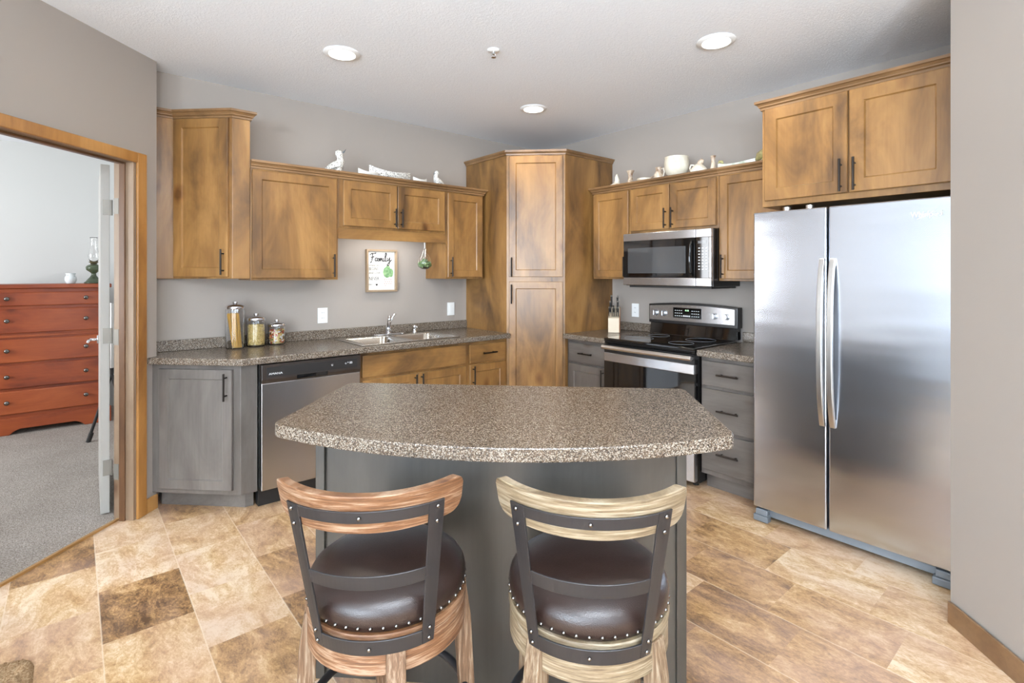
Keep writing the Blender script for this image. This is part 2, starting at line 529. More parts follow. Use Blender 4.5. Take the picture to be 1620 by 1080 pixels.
def struct(o): o['kind'] = 'structure'; return o


def text(name, body, size, mat, parent, x, y, z, extrude=0.0006, shear=0.0, rot=(PI / 2, 0, 0), align='CENTER', sx=1.0):
    """flat lettering facing local -y"""
    c = bpy.data.curves.new(name, 'FONT'); c.body = body; c.size = size; c.extrude = extrude; c.shear = shear
    c.align_x = align; c.align_y = 'CENTER'; c.resolution_u = 3
    t = bpy.data.objects.new(name, c); COL.objects.link(t)
    dg = bpy.context.evaluated_depsgraph_get()
    me = bpy.data.meshes.new_from_object(t.evaluated_get(dg)); bpy.data.objects.remove(t)
    me.materials.clear(); me.materials.append(M[mat])
    o = bpy.data.objects.new(name, me); COL.objects.link(o); o.parent = parent
    o.location = (x, y, z); o.rotation_euler = rot; o.scale = (sx, 1, 1)
    return o


RANGE = -PI / 2      # local -y looks towards world -x
DIAG = -PI / 4       # local -y looks towards the camera corner


def uv(u, v):        # island axes: u to the right, v away from the camera
    r = 2 ** -0.5
    return ((u + v) * r, (v - u) * r)


# ------------------------------------------------------------------ room shell
H = 2.69
r2 = 2 ** -0.5
struct(MB().prism([(-3.47, 0), (-3.47, 0.12), (0.12, 0.12), (0.12, 0)], 0, H).part('wall_back', 'wall'))
struct(MB().prism([(0, 0), (0.12, 0), (0.12, -3.62), (0, -3.62)], 0, H).part('wall_right', 'wall'))
struct(MB().prism([(0, -3.495), (-1.03, -3.495), (-3.0, -5.465), (-3.0, -9.5), (-2.88, -9.5), (-2.88, -5.515), (-0.98, -3.615), (0, -3.615)], 0, H).part('wall_front', 'wall'))
# wall with the bedroom doorway (45 degrees)
J0 = (-3.474, -0.284); J1 = (-4.118, -0.928); T = 0.085
mb = MB()
mb.prism([(-3.365, -0.001), (-3.365, -0.175), J0, (J0[0] - T, J0[1] + T), (-3.47, -0.11), (-3.47, -0.001)], 0, H)
struct(mb.part('wall_left', 'wall')); mb = MB()
mb.prism([J1, (-4.7, -1.51), (-9.5, -1.51), (-9.5, -1.39), (-4.75, -1.39), (J1[0] - T, J1[1] + T)], 0, H)
struct(mb.part('wall_left_far', 'wall')); mb = MB()
mb.prism([J0, J1, (J1[0] - T, J1[1] + T), (J0[0] - T, J0[1] + T)], 2.066, H)
struct(mb.part('wall_left_header', 'wall'))


def window_wall(name, axis, c, a0, a1, z0, z1, openings):
    """outer wall with window openings; returns the wall"""
    m = MB(); t = 0.14

    def b(p0, p1, q0, q1):
        if axis == 'x': m.box(c - t, c, p0, p1, q0, q1)
        else: m.box(p0, p1, c - t, c, q0, q1)
    cur = a0
    for (o0, o1, s0, s1) in openings:
        b(cur, o0, z0, z1); b(o0, o1, z0, s0); b(o0, o1, s1, z1); cur = o1
    b(cur, a1, z0, z1)
    return struct(m.part(name, 'wall'))


window_wall('wall_far_left', 'x', -9.5, -9.5, -1.39, 0, H, [(-8.9, -7.2, 0.45, 2.35), (-6.9, -5.2, 0.45, 2.35), (-4.9, -3.3, 0.45, 2.35), (-2.95, -1.7, 1.08, 2.2)])
window_wall('wall_rear', 'y', -9.5, -9.64, -2.88, 0, H, [(-8.8, -7.2, 0.6, 2.3), (-6.8, -5.2, 0.6, 2.3), (-4.8, -3.3, 0.1, 2.3)])
for i, (ax, a0, a1, s0, s1) in enumerate([('x', -8.9, -7.2, .45, 2.35), ('x', -6.9, -5.2, .45, 2.35), ('x', -4.9, -3.3, .45, 2.35), ('x', -2.95, -1.7, 1.08, 2.2), ('y', -8.8, -7.2, .6, 2.3), ('y', -6.8, -5.2, .6, 2.3), ('y', -4.8, -3.3, .1, 2.3)]):
    m = MB(); f = 0.05
    for (p0, p1, q0, q1) in ((a0, a0 + f, s0, s1), (a1 - f, a1, s0, s1), (a0 + f, a1 - f, s0, s0 + f), (a0 + f, a1 - f, s1 - f, s1), ((a0 + a1) / 2 - .02, (a0 + a1) / 2 + .02, s0 + f, s1 - f)):
        if ax == 'x': m.box(-9.6, -9.52, p0, p1, q0, q1)
        else: m.box(p0, p1, -9.6, -9.52, q0, q1)
    struct(m.part('window_%d' % (i + 1), 'white'))

# bedroom walls
struct(MB().prism([(-3.0, 0.12), (-2.88, 0.12), (-2.88, 3.0), (-3.0, 3.0)], 0, H).part('wall_bedroom_right', 'wall_bed'))
struct(MB().prism([(-7.1, 3.0), (-2.88, 3.0), (-2.88, 3.12), (-7.1, 3.12)], 0, H).part('wall_bedroom_back', 'wall_bed'))
struct(MB().prism([(-7.1, -1.39), (-7.0, -1.39), (-7.0, 3.0), (-7.1, 3.0)], 0, H).part('wall_bedroom_left', 'wall_bed'))
# floors: boundary x - y = -3.335
tile_poly = [(0.12, 0.12), (-3.25, 0.12), (-3.45, -0.105), (-3.54, -0.205), (-4.165, -0.83), (-4.75, -1.45), (-9.64, -1.45), (-9.64, -9.64), (-2.88, -9.64), (-2.88, -5.4), (0.12, -3.62)]
struct(MB().prism([(0.12, 0.12), (-3.215, 0.12), (-4.785, -1.45), (-9.64, -1.45), (-9.64, -9.64), (-2.88, -9.64), (-2.88, -5.515), (-0.98, -3.615), (0.12, -3.615)], -0.1, 0).part('floor', 'tile'))
struct(MB().prism([(-9.5, -9.5), (-3.0, -9.5), (-3.0, -5.9), (-5.3, -5.9), (-5.3, -1.515), (-9.5, -1.515)], 0.0, 0.012).part('floor_bounce', 'carpet_light'))  # unseen pale carpet added to bounce neutral light to ceiling and fridge
struct(MB().prism([(-3.215, 0.12), (-2.88, 0.12), (-2.88, 3.12), (-7.1, 3.12), (-7.1, -1.45), (-4.785, -1.45)], -0.1, 0.008).part('floor_bedroom', 'carpet'))
struct(MB().prism([(-9.64, -9.64), (0.12, -9.64), (0.12, 3.12), (-9.64, 3.12)], H, H + 0.1).part('ceiling', 'ceiling'))
# transition strip
a = (-3.545, -0.21); b_ = (-4.19, -0.855)
struct(MB().prism([(a[0], a[1]), (b_[0], b_[1]), (b_[0] + .012, b_[1] - .012), (a[0] + .012, a[1] - .012)], 0, 0.012).part('trim_2', 'gold'))

# casing and jamb (trim_1)
d = Vector((r2, r2)); nrm = Vector((r2, -r2))    # along the wall, out towards the kitchen


def wallpoly(s0, s1, o0, o1, base=J0):
    """plan rectangle along the door wall: s from the hinge-side jamb face (towards -x-y positive), o out of the wall"""
    B = Vector(base)
    return [tuple(B - d * s0 + nrm * o0), tuple(B - d * s1 + nrm * o0), tuple(B - d * s1 + nrm * o1), tuple(B - d * s0 + nrm * o1)]


OW = (Vector(J0) - Vector(J1)).length
c1 = MB()
c1.prism(wallpoly(-0.062, 0.004, 0.0015, 0.017), 0, 2.105)
c1.prism(wallpoly(OW - 0.004, OW + 0.062, 0.0015, 0.017), 0, 2.105)
c1.prism(wallpoly(0.004, OW - 0.004, 0.0015, 0.017), 2.046, 2.105)
tr = struct(c1.part('trim_1', 'trimwood', bevel=0.004))
c2 = MB()
c2.prism(wallpoly(0.001, 0.019, -0.119, 0.0), 0, 2.064)
c2.prism(wallpoly(OW - 0.019, OW - 0.001, -0.119, 0.0), 0, 2.064)
c2.prism(wallpoly(0.019, OW - 0.019, -0.119, 0.0), 2.046, 2.064)
struct(c2.part('door_frame', 'jambwood', tr, bevel=0.002))
c3 = MB()
c3.prism(wallpoly(0.019, 0.031, -0.078, -0.045), 0, 2.046)
c3.prism(wallpoly(OW - 0.031, OW - 0.019, -0.078, -0.045), 0, 2.046)
c3.prism(wallpoly(0.031, OW - 0.031, -0.078, -0.045), 2.034, 2.046)
struct(c3.part('door_stop', wood('door_stop_wood', (78, 52, 32), (98, 68, 44), (112, 80, 54)), tr, bevel=0.002))

# baseboards
struct(MB().prism(wallpoly(-0.15, -0.0645, 0.001, 0.014), 0, 0.085).part('baseboard_left', 'trimwood', bevel=0.003))
struct(MB().prism([(-1.036, -3.494), (-1.046, -3.487), (-3.016, -5.458), (-3.006, -5.468)], 0, 0.088).part('baseboard_right', 'basewood', bevel=0.003))
struct(MB().prism([(-6.9, 2.985), (-4.45, 2.985), (-4.45, 2.998), (-6.9, 2.998)], 0.01, 0.09).part('baseboard_bedroom', 'basewood'))

# bedroom door, opened away along the line of sight
dr = bpy.data.objects.new('door_1', None); COL.objects.link(dr); dr['kind'] = 'structure'
dr.location = (-3.586, -0.112, 0.012); dr.rotation_euler = (0, 0, math.radians(89.0))
struct(MB().box(0, 0.76, -0.0, 0.043, 0, 2.035).part('leaf', 'doorpaint', dr, bevel=0.002))
lv = MB(); lv.cyl((0.69, 0.043, 0.95), (0.69, 0.052, 0.95), 0.028, 20); lv.cyl((0.69, 0.05, 0.95), (0.69, 0.095, 0.95), 0.009)
lv.tube([(0.69, 0.092, 0.95), (0.64, 0.098, 0.948), (0.575, 0.10, 0.945)], [0.010, 0.009, 0.006], 10)
lv.cyl((0.69, 0.0, 0.95), (0.69, -0.012, 0.95), 0.028, 20)
struct(lv.part('lever_handle', 'chrome', dr, smooth=True))
for hz in (1.785, 1.035, 0.265):
    h = MB(); h.box(-0.003, 0.0, 0.002, 0.032, hz - 0.045, hz + 0.045)
    h.cyl((-0.006, -0.008, hz - 0.045), (-0.006, -0.008, hz + 0.045), 0.006, 12); h.box(-0.006, -0.003, -0.008, 0.004, hz - 0.045, hz + 0.045)
    struct(h.part('hinge', 'nickel', dr))
    # jamb leaf of the hinge
    q = MB(); P = wallpoly(0.0195, 0.0215, -0.118, -0.088); q.prism(P, hz + 0.012 - 0.045, hz + 0.012 + 0.045)
    struct(q.part('hinge_leaf', M['nickel'], tr))

# ------------------------------------------------------------------ cabinet parts
PROF = [(0, 0), (0.009, 0), (0.009, 0.012), (0.018, 0.018), (0.018, 0.024), (0.026, 0.034), (0.034, 0.038), (0.034, 0.052), (0, 0.052)]
PROF_S = [(0, 0), (0.008, 0), (0.010, 0.010), (0.020, 0.022), (0.024, 0.022), (0.028, 0.038), (0, 0.038)]


def pull(parent, x, z, y, ln=0.16, vert=True):
    m = MB(); r = 0.0058; off = 0.030
    if vert:
        m.cyl((x, y - off, z - ln / 2), (x, y - off, z + ln / 2), r, 12)
        for s in (-1, 1): m.cyl((x, y + 0.0005, z + s * ln * 0.33), (x, y - off, z + s * ln * 0.33), r * 0.85, 10)
    else:
        m.cyl((x - ln / 2, y - off, z), (x + ln / 2, y - off, z), r, 12)
        for s in (-1, 1): m.cyl((x + s * ln * 0.33, y + 0.0005, z), (x + s * ln * 0.33, y - off, z), r * 0.85, 10)
    return m.part('handle', 'bronze', parent, smooth=False)


def cdoor(parent, x0, x1, z0, z1, yb, hx=None, hz=None, mat='cab', fr=0.056, ln=0.16):
    o = MB().shaker(x0, x1, z0, z1, yb, fr=fr).part('door', mat, parent)
    if hx is not None: pull(o, hx, hz, yb - 0.02, ln)
    return o


def drawer(parent, x0, x1, z0, z1, yb, mat='cab_h', handle=True, ln=0.14):
    o = MB().box(x0, x1, yb - 0.02, yb, z0, z1).part('drawer', mat, parent, bevel=0.005)
    if handle: pull(o, (x0 + x1) / 2, (z0 + z1) / 2, yb - 0.02, ln, False)
    return o


# ---- upper cabinets, sink wall
FY = -0.315
D = thing('wall_cabinet', 'tall angled wood wall cabinet with crown, against the left wall corner', 'cabinet', (0, 0, 1.378))
k = -2.982 + FY
xl = -3.262; yl = k - xl
MB().prism([(-2.880, -0.001), (-2.880, FY), (-2.982, FY), (xl, yl), (-3.3632, yl), (-3.3632, -0.001)], 0, 1.022).part('body', 'cab', D, bevel=0.002)
MB().crown([(-3.3632, yl), (xl, yl), (-2.982, FY), (-2.880, FY), (-2.880, -0.003)], 1.016, PROF).part('crown_moulding', 'crown', D)
dw = MB().shaker(0.012, 0.375, 0.012, 1.012, 0.0)
dd = dw.part('door', 'cab', D)
ax = Vector((-2.982 + 0.28, FY - 0.28))
dd.location = (xl, yl, 0); dd.rotation_euler = (0, 0, DIAG)
pull(dd, 0.350, 0.105, -0.02, 0.16)

A = thing('wall_cabinet', 'large single-door wood wall cabinet above the three glass jars', 'cabinet', (0, 0, 1.367))
MB().box(-2.878, -2.303, FY, -0.001, 0, 0.726).part('body', 'cab', A, bevel=0.002)
cdoor(A, -2.870, -2.318, 0.014, 0.712, FY - 0.0005, -2.345, 0.10)
MB().crown([(-2.878, FY), (-2.303, FY)], 0.724, PROF).part('crown_moulding', 'crown', A)

B = thing('wall_cabinet', 'short two-door wood wall cabinet above the framed sign and sink', 'cabinet', (0, 0, 1.74))
MB().box(-2.302, -1.396, FY, -0.001, 0, 0.353).part('body', 'cab', B, bevel=0.002)
MB().box(-2.302, -1.396, FY, FY + 0.019, -0.078, -0.0005).part('valance', 'cab_h', B)
cdoor(B, -2.269, -1.846, 0.016, 0.341, FY - 0.0005, -1.868, 0.095, ln=0.14)
cdoor(B, -1.839, -1.414, 0.016, 0.341, FY - 0.0005, -1.812, 0.095, ln=0.14)
MB().crown([(-2.302, FY), (-1.396, FY)], 0.351, PROF).part('crown_moulding', 'crown', B)
MB().box(-2.10, -1.60, -0.27, -0.24, -0.022, -0.0005).part('lamp_tube', 'skylight', B)
area('undercabinet_light', (-1.85, -0.22, 1.705), (0, 0.35, -1), 0.6, 0.05, 2.0, (1.0, 0.98, 0.94))

Cc = thing('wall_cabinet', 'narrow one-door wood wall cabinet beside the tall pantry, left of it', 'cabinet', (0, 0, 1.367))
MB().box(-1.395, -1.008, FY, -0.001, 0, 0.726).part('body', 'cab', Cc, bevel=0.002)
cdoor(Cc, -1.381, -1.028, 0.014, 0.712, FY - 0.0005, -1.355, 0.10)
MB().crown([(-1.395, FY), (-1.008, FY), (-1.008, -0.003)], 0.724, PROF).part('crown_moulding', 'crown', Cc)

# ---- pantry
P = thing('pantry_cabinet', 'tall floor-to-crown corner pantry cabinet with two stacked doors', 'cabinet', (0, 0, 0))
pp = [(-0.001, -0.001), (-0.965, -0.001), (-0.965, -0.590), (-0.618, -0.937), (-0.001, -0.937)]
MB().prism(pp, 0.10, 2.408).part('body', 'cab', P, bevel=0.002)
MB().prism([(-0.001, -0.001), (-0.925, -0.001), (-0.925, -0.55), (-0.58, -0.897), (-0.001, -0.897)], 0, 0.0995).part('toe_kick', 'greywood', P)
MB().crown([(-0.965, -0.003), (-0.965, -0.590), (-0.618, -0.937), (-0.003, -0.937)], 2.405, PROF_S).part('crown_moulding', 'crown', P)
for z0, z1, hz in ((1.383, 2.392, 1.465), (0.125, 1.343, 1.24)):
    q = MB().shaker(0.022, 0.470, z0, z1, 0.0).part('door', 'cab', P)
    q.location = (-0.965, -0.590, 0); q.rotation_euler = (0, 0, DIAG)
    pull(q, 0.045, hz, -0.02, 0.16)

# ---- upper cabinets, range wall (local x = -world y)
E_ = thing('wall_cabinet', 'narrow one-door wood wall cabinet between pantry and microwave', 'cabinet', (0, 0, 1.366), RANGE)
MB().box(0.985, 1.377, FY, -0.001, 0, 0.729).part('body', 'cab', E_, bevel=0.002)
cdoor(E_, 0.997, 1.362, 0.014, 0.716, FY - 0.0005, 1.338, 0.10)
MB().crown([(0.985, -0.003), (0.985, FY), (1.377, FY)], 0.726, PROF).part('crown_moulding', 'crown', E_)
F_ = thing('wall_cabinet', 'short two-door wood wall cabinet directly above the microwave', 'cabinet', (0, 0, 1.728), RANGE)
MB().box(1.378, 2.124, FY, -0.001, 0, 0.367).part('body', 'cab', F_, bevel=0.002)
cdoor(F_, 1.388, 1.739, 0.020, 0.354, FY - 0.0005, 1.712, 0.10, ln=0.15)
cdoor(F_, 1.746, 2.110, 0.020, 0.354, FY - 0.0005, 1.772, 0.10, ln=0.15)
MB().crown([(1.378, FY), (2.124, FY)], 0.364, PROF).part('crown_moulding', 'crown', F_)
G_ = thing('wall_cabinet', 'one-door wood wall cabinet between microwave and refrigerator', 'cabinet', (0, 0, 1.360), RANGE)
MB().box(2.125, 2.565, FY, -0.001, 0, 0.735).part('body', 'cab', G_, bevel=0.002)
cdoor(G_, 2.138, 2.545, 0.014, 0.722, FY - 0.0005, 2.163, 0.10)
MB().crown([(2.125, FY), (2.565, FY)], 0.732, PROF).part('crown_moulding', 'crown', G_)
K_ = thing('wall_cabinet', 'deep two-door wood cabinet with crown above the refrigerator', 'cabinet', (0, 0, 1.800), RANGE)
MB().box(2.570, 3.492, -0.645, -0.001, 0, 0.588).part('body', 'cab', K_, bevel=0.002)
cdoor(K_, 2.590, 3.016, 0.034, 0.566, -0.6455, 2.987, 0.125, fr=0.066, ln=0.17)
cdoor(K_, 3.024, 3.448, 0.034, 0.566, -0.6455, 3.050, 0.125, fr=0.066, ln=0.17)
MB().crown([(2.570, -0.003), (2.570, -0.645), (3.492, -0.645)], 0.568, PROF).part('crown_moulding', 'crown', K_)

# ---- base cabinets, sink wall
BY = -0.59
W = thing('base_cabinet', 'angled grey-brown base cabinet with one door, left end of the sink counter', 'cabinet', (0, 0, 0))
kk = -2.996 + BY
xa = -3.388; ya = kk - xa
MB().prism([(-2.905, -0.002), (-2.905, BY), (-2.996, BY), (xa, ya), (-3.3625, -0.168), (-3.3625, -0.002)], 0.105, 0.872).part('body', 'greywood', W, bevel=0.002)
MB().prism([(-2.91, -0.03), (-2.91, BY + .07), (-2.955, BY + .07), (-3.335, -0.14), (-3.335, -0.03)], 0, 0.1045).part('toe_kick', 'coolwood_h', W)
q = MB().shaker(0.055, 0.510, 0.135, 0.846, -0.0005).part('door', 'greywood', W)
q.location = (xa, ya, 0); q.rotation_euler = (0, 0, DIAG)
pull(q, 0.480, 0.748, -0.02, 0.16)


def hollow(m, x0, x1, y0, y1, z0, z1, t=0.018):
    m.box(x0, x1, y0, y0 + t, z0, z1); m.box(x0, x0 + t, y0 + t, y1, z0, z1); m.box(x1 - t, x1, y0 + t, y1, z0, z1); m.box(x0 + t, x1 - t, y0 + t, y1, z0, z0 + t)
    return m


SB = thing('base_cabinet', 'brown wood sink base cabinet with wide false front over two doors', 'cabinet', (0, 0, 0))
hollow(MB(), -2.262, -1.383, BY, -0.002, 0.105, 0.872).part('body', 'cab', SB)
MB().box(-2.262, -1.383, BY + .07, -0.03, 0, 0.1045).part('toe_kick', 'coolwood_h', SB)
drawer(SB, -2.250, -1.392, 0.700, 0.852, BY - 0.0005, handle=False)
cdoor(SB, -2.250, -1.824, 0.135, 0.683, BY - 0.0005, -1.848, 0.60)
cdoor(SB, -1.818, -1.392, 0.135, 0.683, BY - 0.0005, -1.794, 0.60)
DB = thing('base_cabinet', 'brown wood base cabinet with one drawer over a door, left of pantry', 'cabinet', (0, 0, 0))
MB().box(-1.382, -0.968, BY, -0.002, 0.105, 0.872).part('body', 'cab', DB, bevel=0.002)
MB().box(-1.382, -0.968, BY + .07, -0.03, 0, 0.1045).part('toe_kick', 'coolwood_h', DB)
drawer(DB, -1.355, -0.992, 0.700, 0.846, BY - 0.0005)
cdoor(DB, -1.355, -0.992, 0.135, 0.685, BY - 0.0005, -1.328, 0.60)

# ---- base cabinets, range wall
RB = thing('base_cabinet', 'grey-brown base cabinet with one drawer over a door, left of range', 'cabinet', (0, 0, 0), RANGE)
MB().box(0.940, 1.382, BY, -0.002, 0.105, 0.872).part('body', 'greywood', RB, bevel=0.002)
MB().box(0.940, 1.382, BY + .07, -0.03, 0, 0.1045).part('toe_kick', 'coolwood_h', RB)
drawer(RB, 0.968, 1.368, 0.690, 0.844, BY - 0.0005, 'coolwood_h')
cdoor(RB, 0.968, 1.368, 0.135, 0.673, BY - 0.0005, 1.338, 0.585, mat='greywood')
RD = thing('drawer_cabinet', 'grey-brown base cabinet with three stacked drawers, beside refrigerator', 'cabinet', (0, 0, 0), RANGE)
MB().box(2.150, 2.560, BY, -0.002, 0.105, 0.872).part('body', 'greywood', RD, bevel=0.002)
MB().box(2.150, 2.560, BY + .07, -0.03, 0, 0.1045).part('toe_kick', 'coolwood_h', RD)
for z0, z1 in ((0.687, 0.846), (0.408, 0.668), (0.140, 0.388)): drawer(RD, 2.160, 2.535, z0, z1, BY - 0.0005, 'coolwood_h')

# ---- countertops
ct = thing('countertop', 'speckled brown-grey laminate counter with sink, along the left wall', 'countertop', (0, 0, 0.874))
e = -3.417
polys = [[(e, -0.2275), (-3.005, -0.65), (-2.22, -0.65), (-2.22, -0.575), (-2.22, -0.125), (-2.22, -0.002), (-3.3625, -0.002), (-3.3625, -0.1715)],
         [(-2.22, -0.65), (-1.455, -0.65), (-1.455, -0.575), (-2.22, -0.575)],
         [(-2.22, -0.125), (-1.455, -0.125), (-1.455, -0.002), (-2.22, -0.002)],
         [(-1.455, -0.65), (-0.968, -0.65), (-0.968, -0.002), (-1.455, -0.002), (-1.455, -0.125), (-1.455, -0.575)]]
MB().slab(polys, 0, 0.04).part('top', 'stone', ct, bevel=0.006, seg=3)
MB().box(-3.3625, -0.968, -0.021, -0.002, 0.0405, 0.110).part('backsplash', 'stone', ct, bevel=0.003)
ct2 = thing('countertop', 'short speckled laminate counter holding the knife block, left of range', 'countertop', (0, 0, 0.874), RANGE)
MB().box(0.9395, 1.386, -0.65, -0.002, 0, 0.04).part('top', 'stone', ct2, bevel=0.006, seg=3)
MB().box(0.9395, 1.386, -0.021, -0.002, 0.0405, 0.110).part('backsplash', 'stone', ct2, bevel=0.003)
ct3 = thing('countertop', 'short speckled laminate counter between range and refrigerator', 'countertop', (0, 0, 0.874), RANGE)
MB().box(2.148, 2.562, -0.65, -0.002, 0, 0.04).part('top', 'stone', ct3, bevel=0.006, seg=3)
MB().box(2.148, 2.562, -0.021, -0.002, 0.0405, 0.110).part('backsplash', 'stone', ct3, bevel=0.003)

# ---- island
isl = thing('kitchen_island', 'kitchen island with curved speckled laminate top and shade-darkened base', 'island', (0, 0, 0), DIAG)
# local axes here: x = u, y = v
pts = [(0.70, -3.150), (-0.79, -3.150)]
U0, U1, V0, VM = -0.79, 0.70, -3.800, -3.978
uc = (U0 + U1) / 2; half = (U1 - U0) / 2; sag = V0 - VM
Rr = (half ** 2 + sag ** 2) / (2 * sag); vc = VM + Rr
arc = []
a0 = math.asin(half / Rr)
for i in range(33):
    a = -a0 + 2 * a0 * i / 32
    arc.append((uc + Rr * math.sin(a), vc - Rr * math.cos(a)))


def fillet(P, idx, r, n=6):
    out = []
    for i, p in enumerate(P):
        if i not in idx: out.append(p); continue
        p = Vector(p); a = Vector(P[i - 1]); b = Vector(P[(i + 1) % len(P)])
        da = (a - p).normalized(); db = (b - p).normalized(); rr = min(r, (a - p).length * 0.9, (b - p).length * 0.9)
        for j in range(n + 1):
            t = j / n; q0 = p + da * rr * (1 - t); q1 = p + db * rr * t
            out.append(tuple(q0 * (1 - t) + q1 * t))
    return out


outline = fillet(pts + arc, [0, 1, 2, len(pts + arc) - 1], 0.035)
MB().prism(outline, 0.872, 0.914).part('top', 'stone', isl, bevel=0.004, seg=2)
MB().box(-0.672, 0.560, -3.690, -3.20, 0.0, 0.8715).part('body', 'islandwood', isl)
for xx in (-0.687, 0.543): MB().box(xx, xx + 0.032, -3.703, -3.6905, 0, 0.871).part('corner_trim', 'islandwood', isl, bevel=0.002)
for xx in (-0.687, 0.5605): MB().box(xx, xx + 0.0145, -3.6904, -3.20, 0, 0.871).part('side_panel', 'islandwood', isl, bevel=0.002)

# ------------------------------------------------------------------ appliances
# refrigerator, local x = -world y
fr = thing('refrigerator', 'stainless steel side-by-side refrigerator with two long bowed handles', 'refrigerator', (0, 0, 0), RANGE)
MB().box(2.578, 3.474, -0.690, -0.03, 0.02, 1.735).part('body', 'grey_plastic', fr, bevel=0.004)
FD0, FD1 = -0.765, -0.695
for x0, x1, hx, sgn in ((2.572, 2.953, 2.934, -1), (2.961, 3.476, 2.982, 1)):
    o = MB().box(x0, x1, FD0, FD1, 0.080, 1.758).part('door', 'fridge_steel', fr, bevel=0.008, seg=3)
    hm = MB(); n = 24; zs = [0.618 + (1.489 - 0.618) * i / n for i in range(n + 1)]
    prev = None
    w2 = 0.0155
    rings = []
    for i, z in enumerate(zs):
        t = 2 * i / n - 1; off = 0.058 - 0.030 * t * t * t * t - 0.016 * t * t
        cx = hx + sgn * -0.0
        th = 0.014
        rings.append([hm.bm.verts.new((cx - w2, FD0 - off + th, z)), hm.bm.verts.new((cx - w2 * .8, FD0 - off, z)), hm.bm.verts.new((cx + w2 * .8, FD0 - off, z)), hm.bm.verts.new((cx + w2, FD0 - off + th, z))])
    for Aq, Bq in zip(rings, rings[1:]):
        for j in range(4): hm.bm.faces.new((Aq[j], Aq[(j + 1) % 4], Bq[(j + 1) % 4], Bq[j]))
    hm.bm.faces.new(rings[0]); hm.bm.faces.new(rings[-1])
    for z in (0.640, 1.467): hm.box(hx - 0.012, hx + 0.012, FD0 - 0.012, FD0 + 0.001, z - 0.02, z + 0.02)
    hm.part('handle', 'handle_steel', o, bevel=0.003)
    if sgn == 1:
        text('lettering', 'Whirlpool', 0.036, 'white', o, 3.366, FD0 - 0.0014, 1.682, sx=0.80)
        sw = MB(); sw.tube([(3.330, FD0 - 0.001, 1.662), (3.366, FD0 - 0.001, 1.678), (3.402, FD0 - 0.001, 1.702)], [0.0008, 0.0028, 0.0008], 6)
        sw.part('emblem', 'white', o)
MB().box(2.585, 3.468, -0.725, -0.6905, 0.028, 0.075).part('base_grille', 'grey_plastic', fr, bevel=0.003)
for x0, x1 in ((2.574, 2.655), (3.385, 3.474)):
    m = MB(); m.box(x0, x1, -0.770, -0.7255, 0.004, 0.038); m.box(x0 + 0.01, x1 - 0.006, -0.762, -0.7255, 0.0385, 0.072)
    m.part('foot_cover', 'grey_plastic', fr, bevel=0.004)
MB().box(2.60, 3.45, -0.66, -0.05, 0.0, 0.0195).part('base', 'black_soft', fr)

# microwave
mw = thing('microwave', 'stainless over-the-range microwave with dark glass door', 'microwave', (0, 0, 1.318), RANGE)
mx0, mx1, my = 1.380, 2.122, -0.385
MB().box(mx0, mx1, my, -0.002, 0, 0.406).part('body', 'black', mw, bevel=0.004)
d0 = MB(); d0.box(mx0, 2.004, my - 0.032, my - 0.0005, 0.345, 0.404); d0.box(mx0, 2.004, my - 0.032, my - 0.0005, 0.004, 0.062)
dm = d0.part('door', 'steel', mw, bevel=0.003)
MB().box(mx0 + 0.002, 2.002, my - 0.030, my - 0.001, 0.0625, 0.3445).part('glass_panel', 'black_glass', dm)
wm = MB(); wm.box(mx0 + 0.045, 1.925, my - 0.0325, my - 0.0305, 0.095, 0.290); wm.part('window', 'mw_glass', dm)
hh = MB(); hh.tube([(1.978, my - 0.034, 0.075), (1.974, my - 0.052, 0.11), (1.972, my - 0.056, 0.20), (1.974, my - 0.052, 0.29), (1.978, my - 0.034, 0.325)], 0.008, 10)
hh.part('handle', 'black_glass', dm, smooth=True)
p0 = MB(); p0.box(2.006, mx1, my - 0.032, my - 0.0005, 0.345, 0.404); p0.box(2.006, mx1, my - 0.032, my - 0.0005, 0.004, 0.062); p0.box(2.106, mx1, my - 0.032, my - 0.0005, 0.0625, 0.3445)
pm = p0.part('control_panel', 'steel', mw, bevel=0.003)
MB().box(2.008, 2.1055, my - 0.031, my - 0.001, 0.0625, 0.3445).part('keypad', 'black_glass', pm)
kp = MB()
for r in range(8):
    for c in range(3):
        x = 2.026 + c * 0.027; z = 0.120 + r * 0.021
        kp.box(x, x + 0.013, my - 0.0318, my - 0.0312, z, z + 0.006)
kp.part('key_marks', 'print', pm)
MB().box(2.022, 2.088, my - 0.0318, my - 0.0312, 0.302, 0.322).part('display', 'mw_glass', pm)
bt = MB(); bt.box(mx0 + 0.03, mx1 - 0.02, my + 0.01, -0.03, -0.014, -0.0005); bt.part('vent_base', 'black_soft', mw)

# range
rg = thing('range_stove', 'freestanding electric range with black glass cooktop and stainless oven door', 'stove', (0, 0, 0), RANGE)
rx0, rx1 = 1.390, 2.144
MB().box(rx0, rx1, -0.620, -0.012, 0.03, 0.905).part('body', 'black', rg, bevel=0.003)
for x in (rx0 + 0.05, rx1 - 0.05):
    for y in (-0.56, -0.08): MB().cyl((x, y, 0), (x, y, 0.0295), 0.02).part('foot', 'black_soft', rg)
ckt = MB(); ckt.box(rx0 - 0.001, rx1 + 0.001, -0.665, -0.095, 0.9055, 0.925); ck = ckt.part('cooktop', 'black_glass', rg, bevel=0.006, seg=3)
fl = MB(); fl.extr([(rx0, -0.662, 0.9050), (rx0, -0.6205, 0.9050), (rx0, -0.6205, 0.884), (rx0, -0.655, 0.884)], (rx1 - rx0, 0, 0)); fl.part('front_rail', 'black', rg, bevel=0.002)
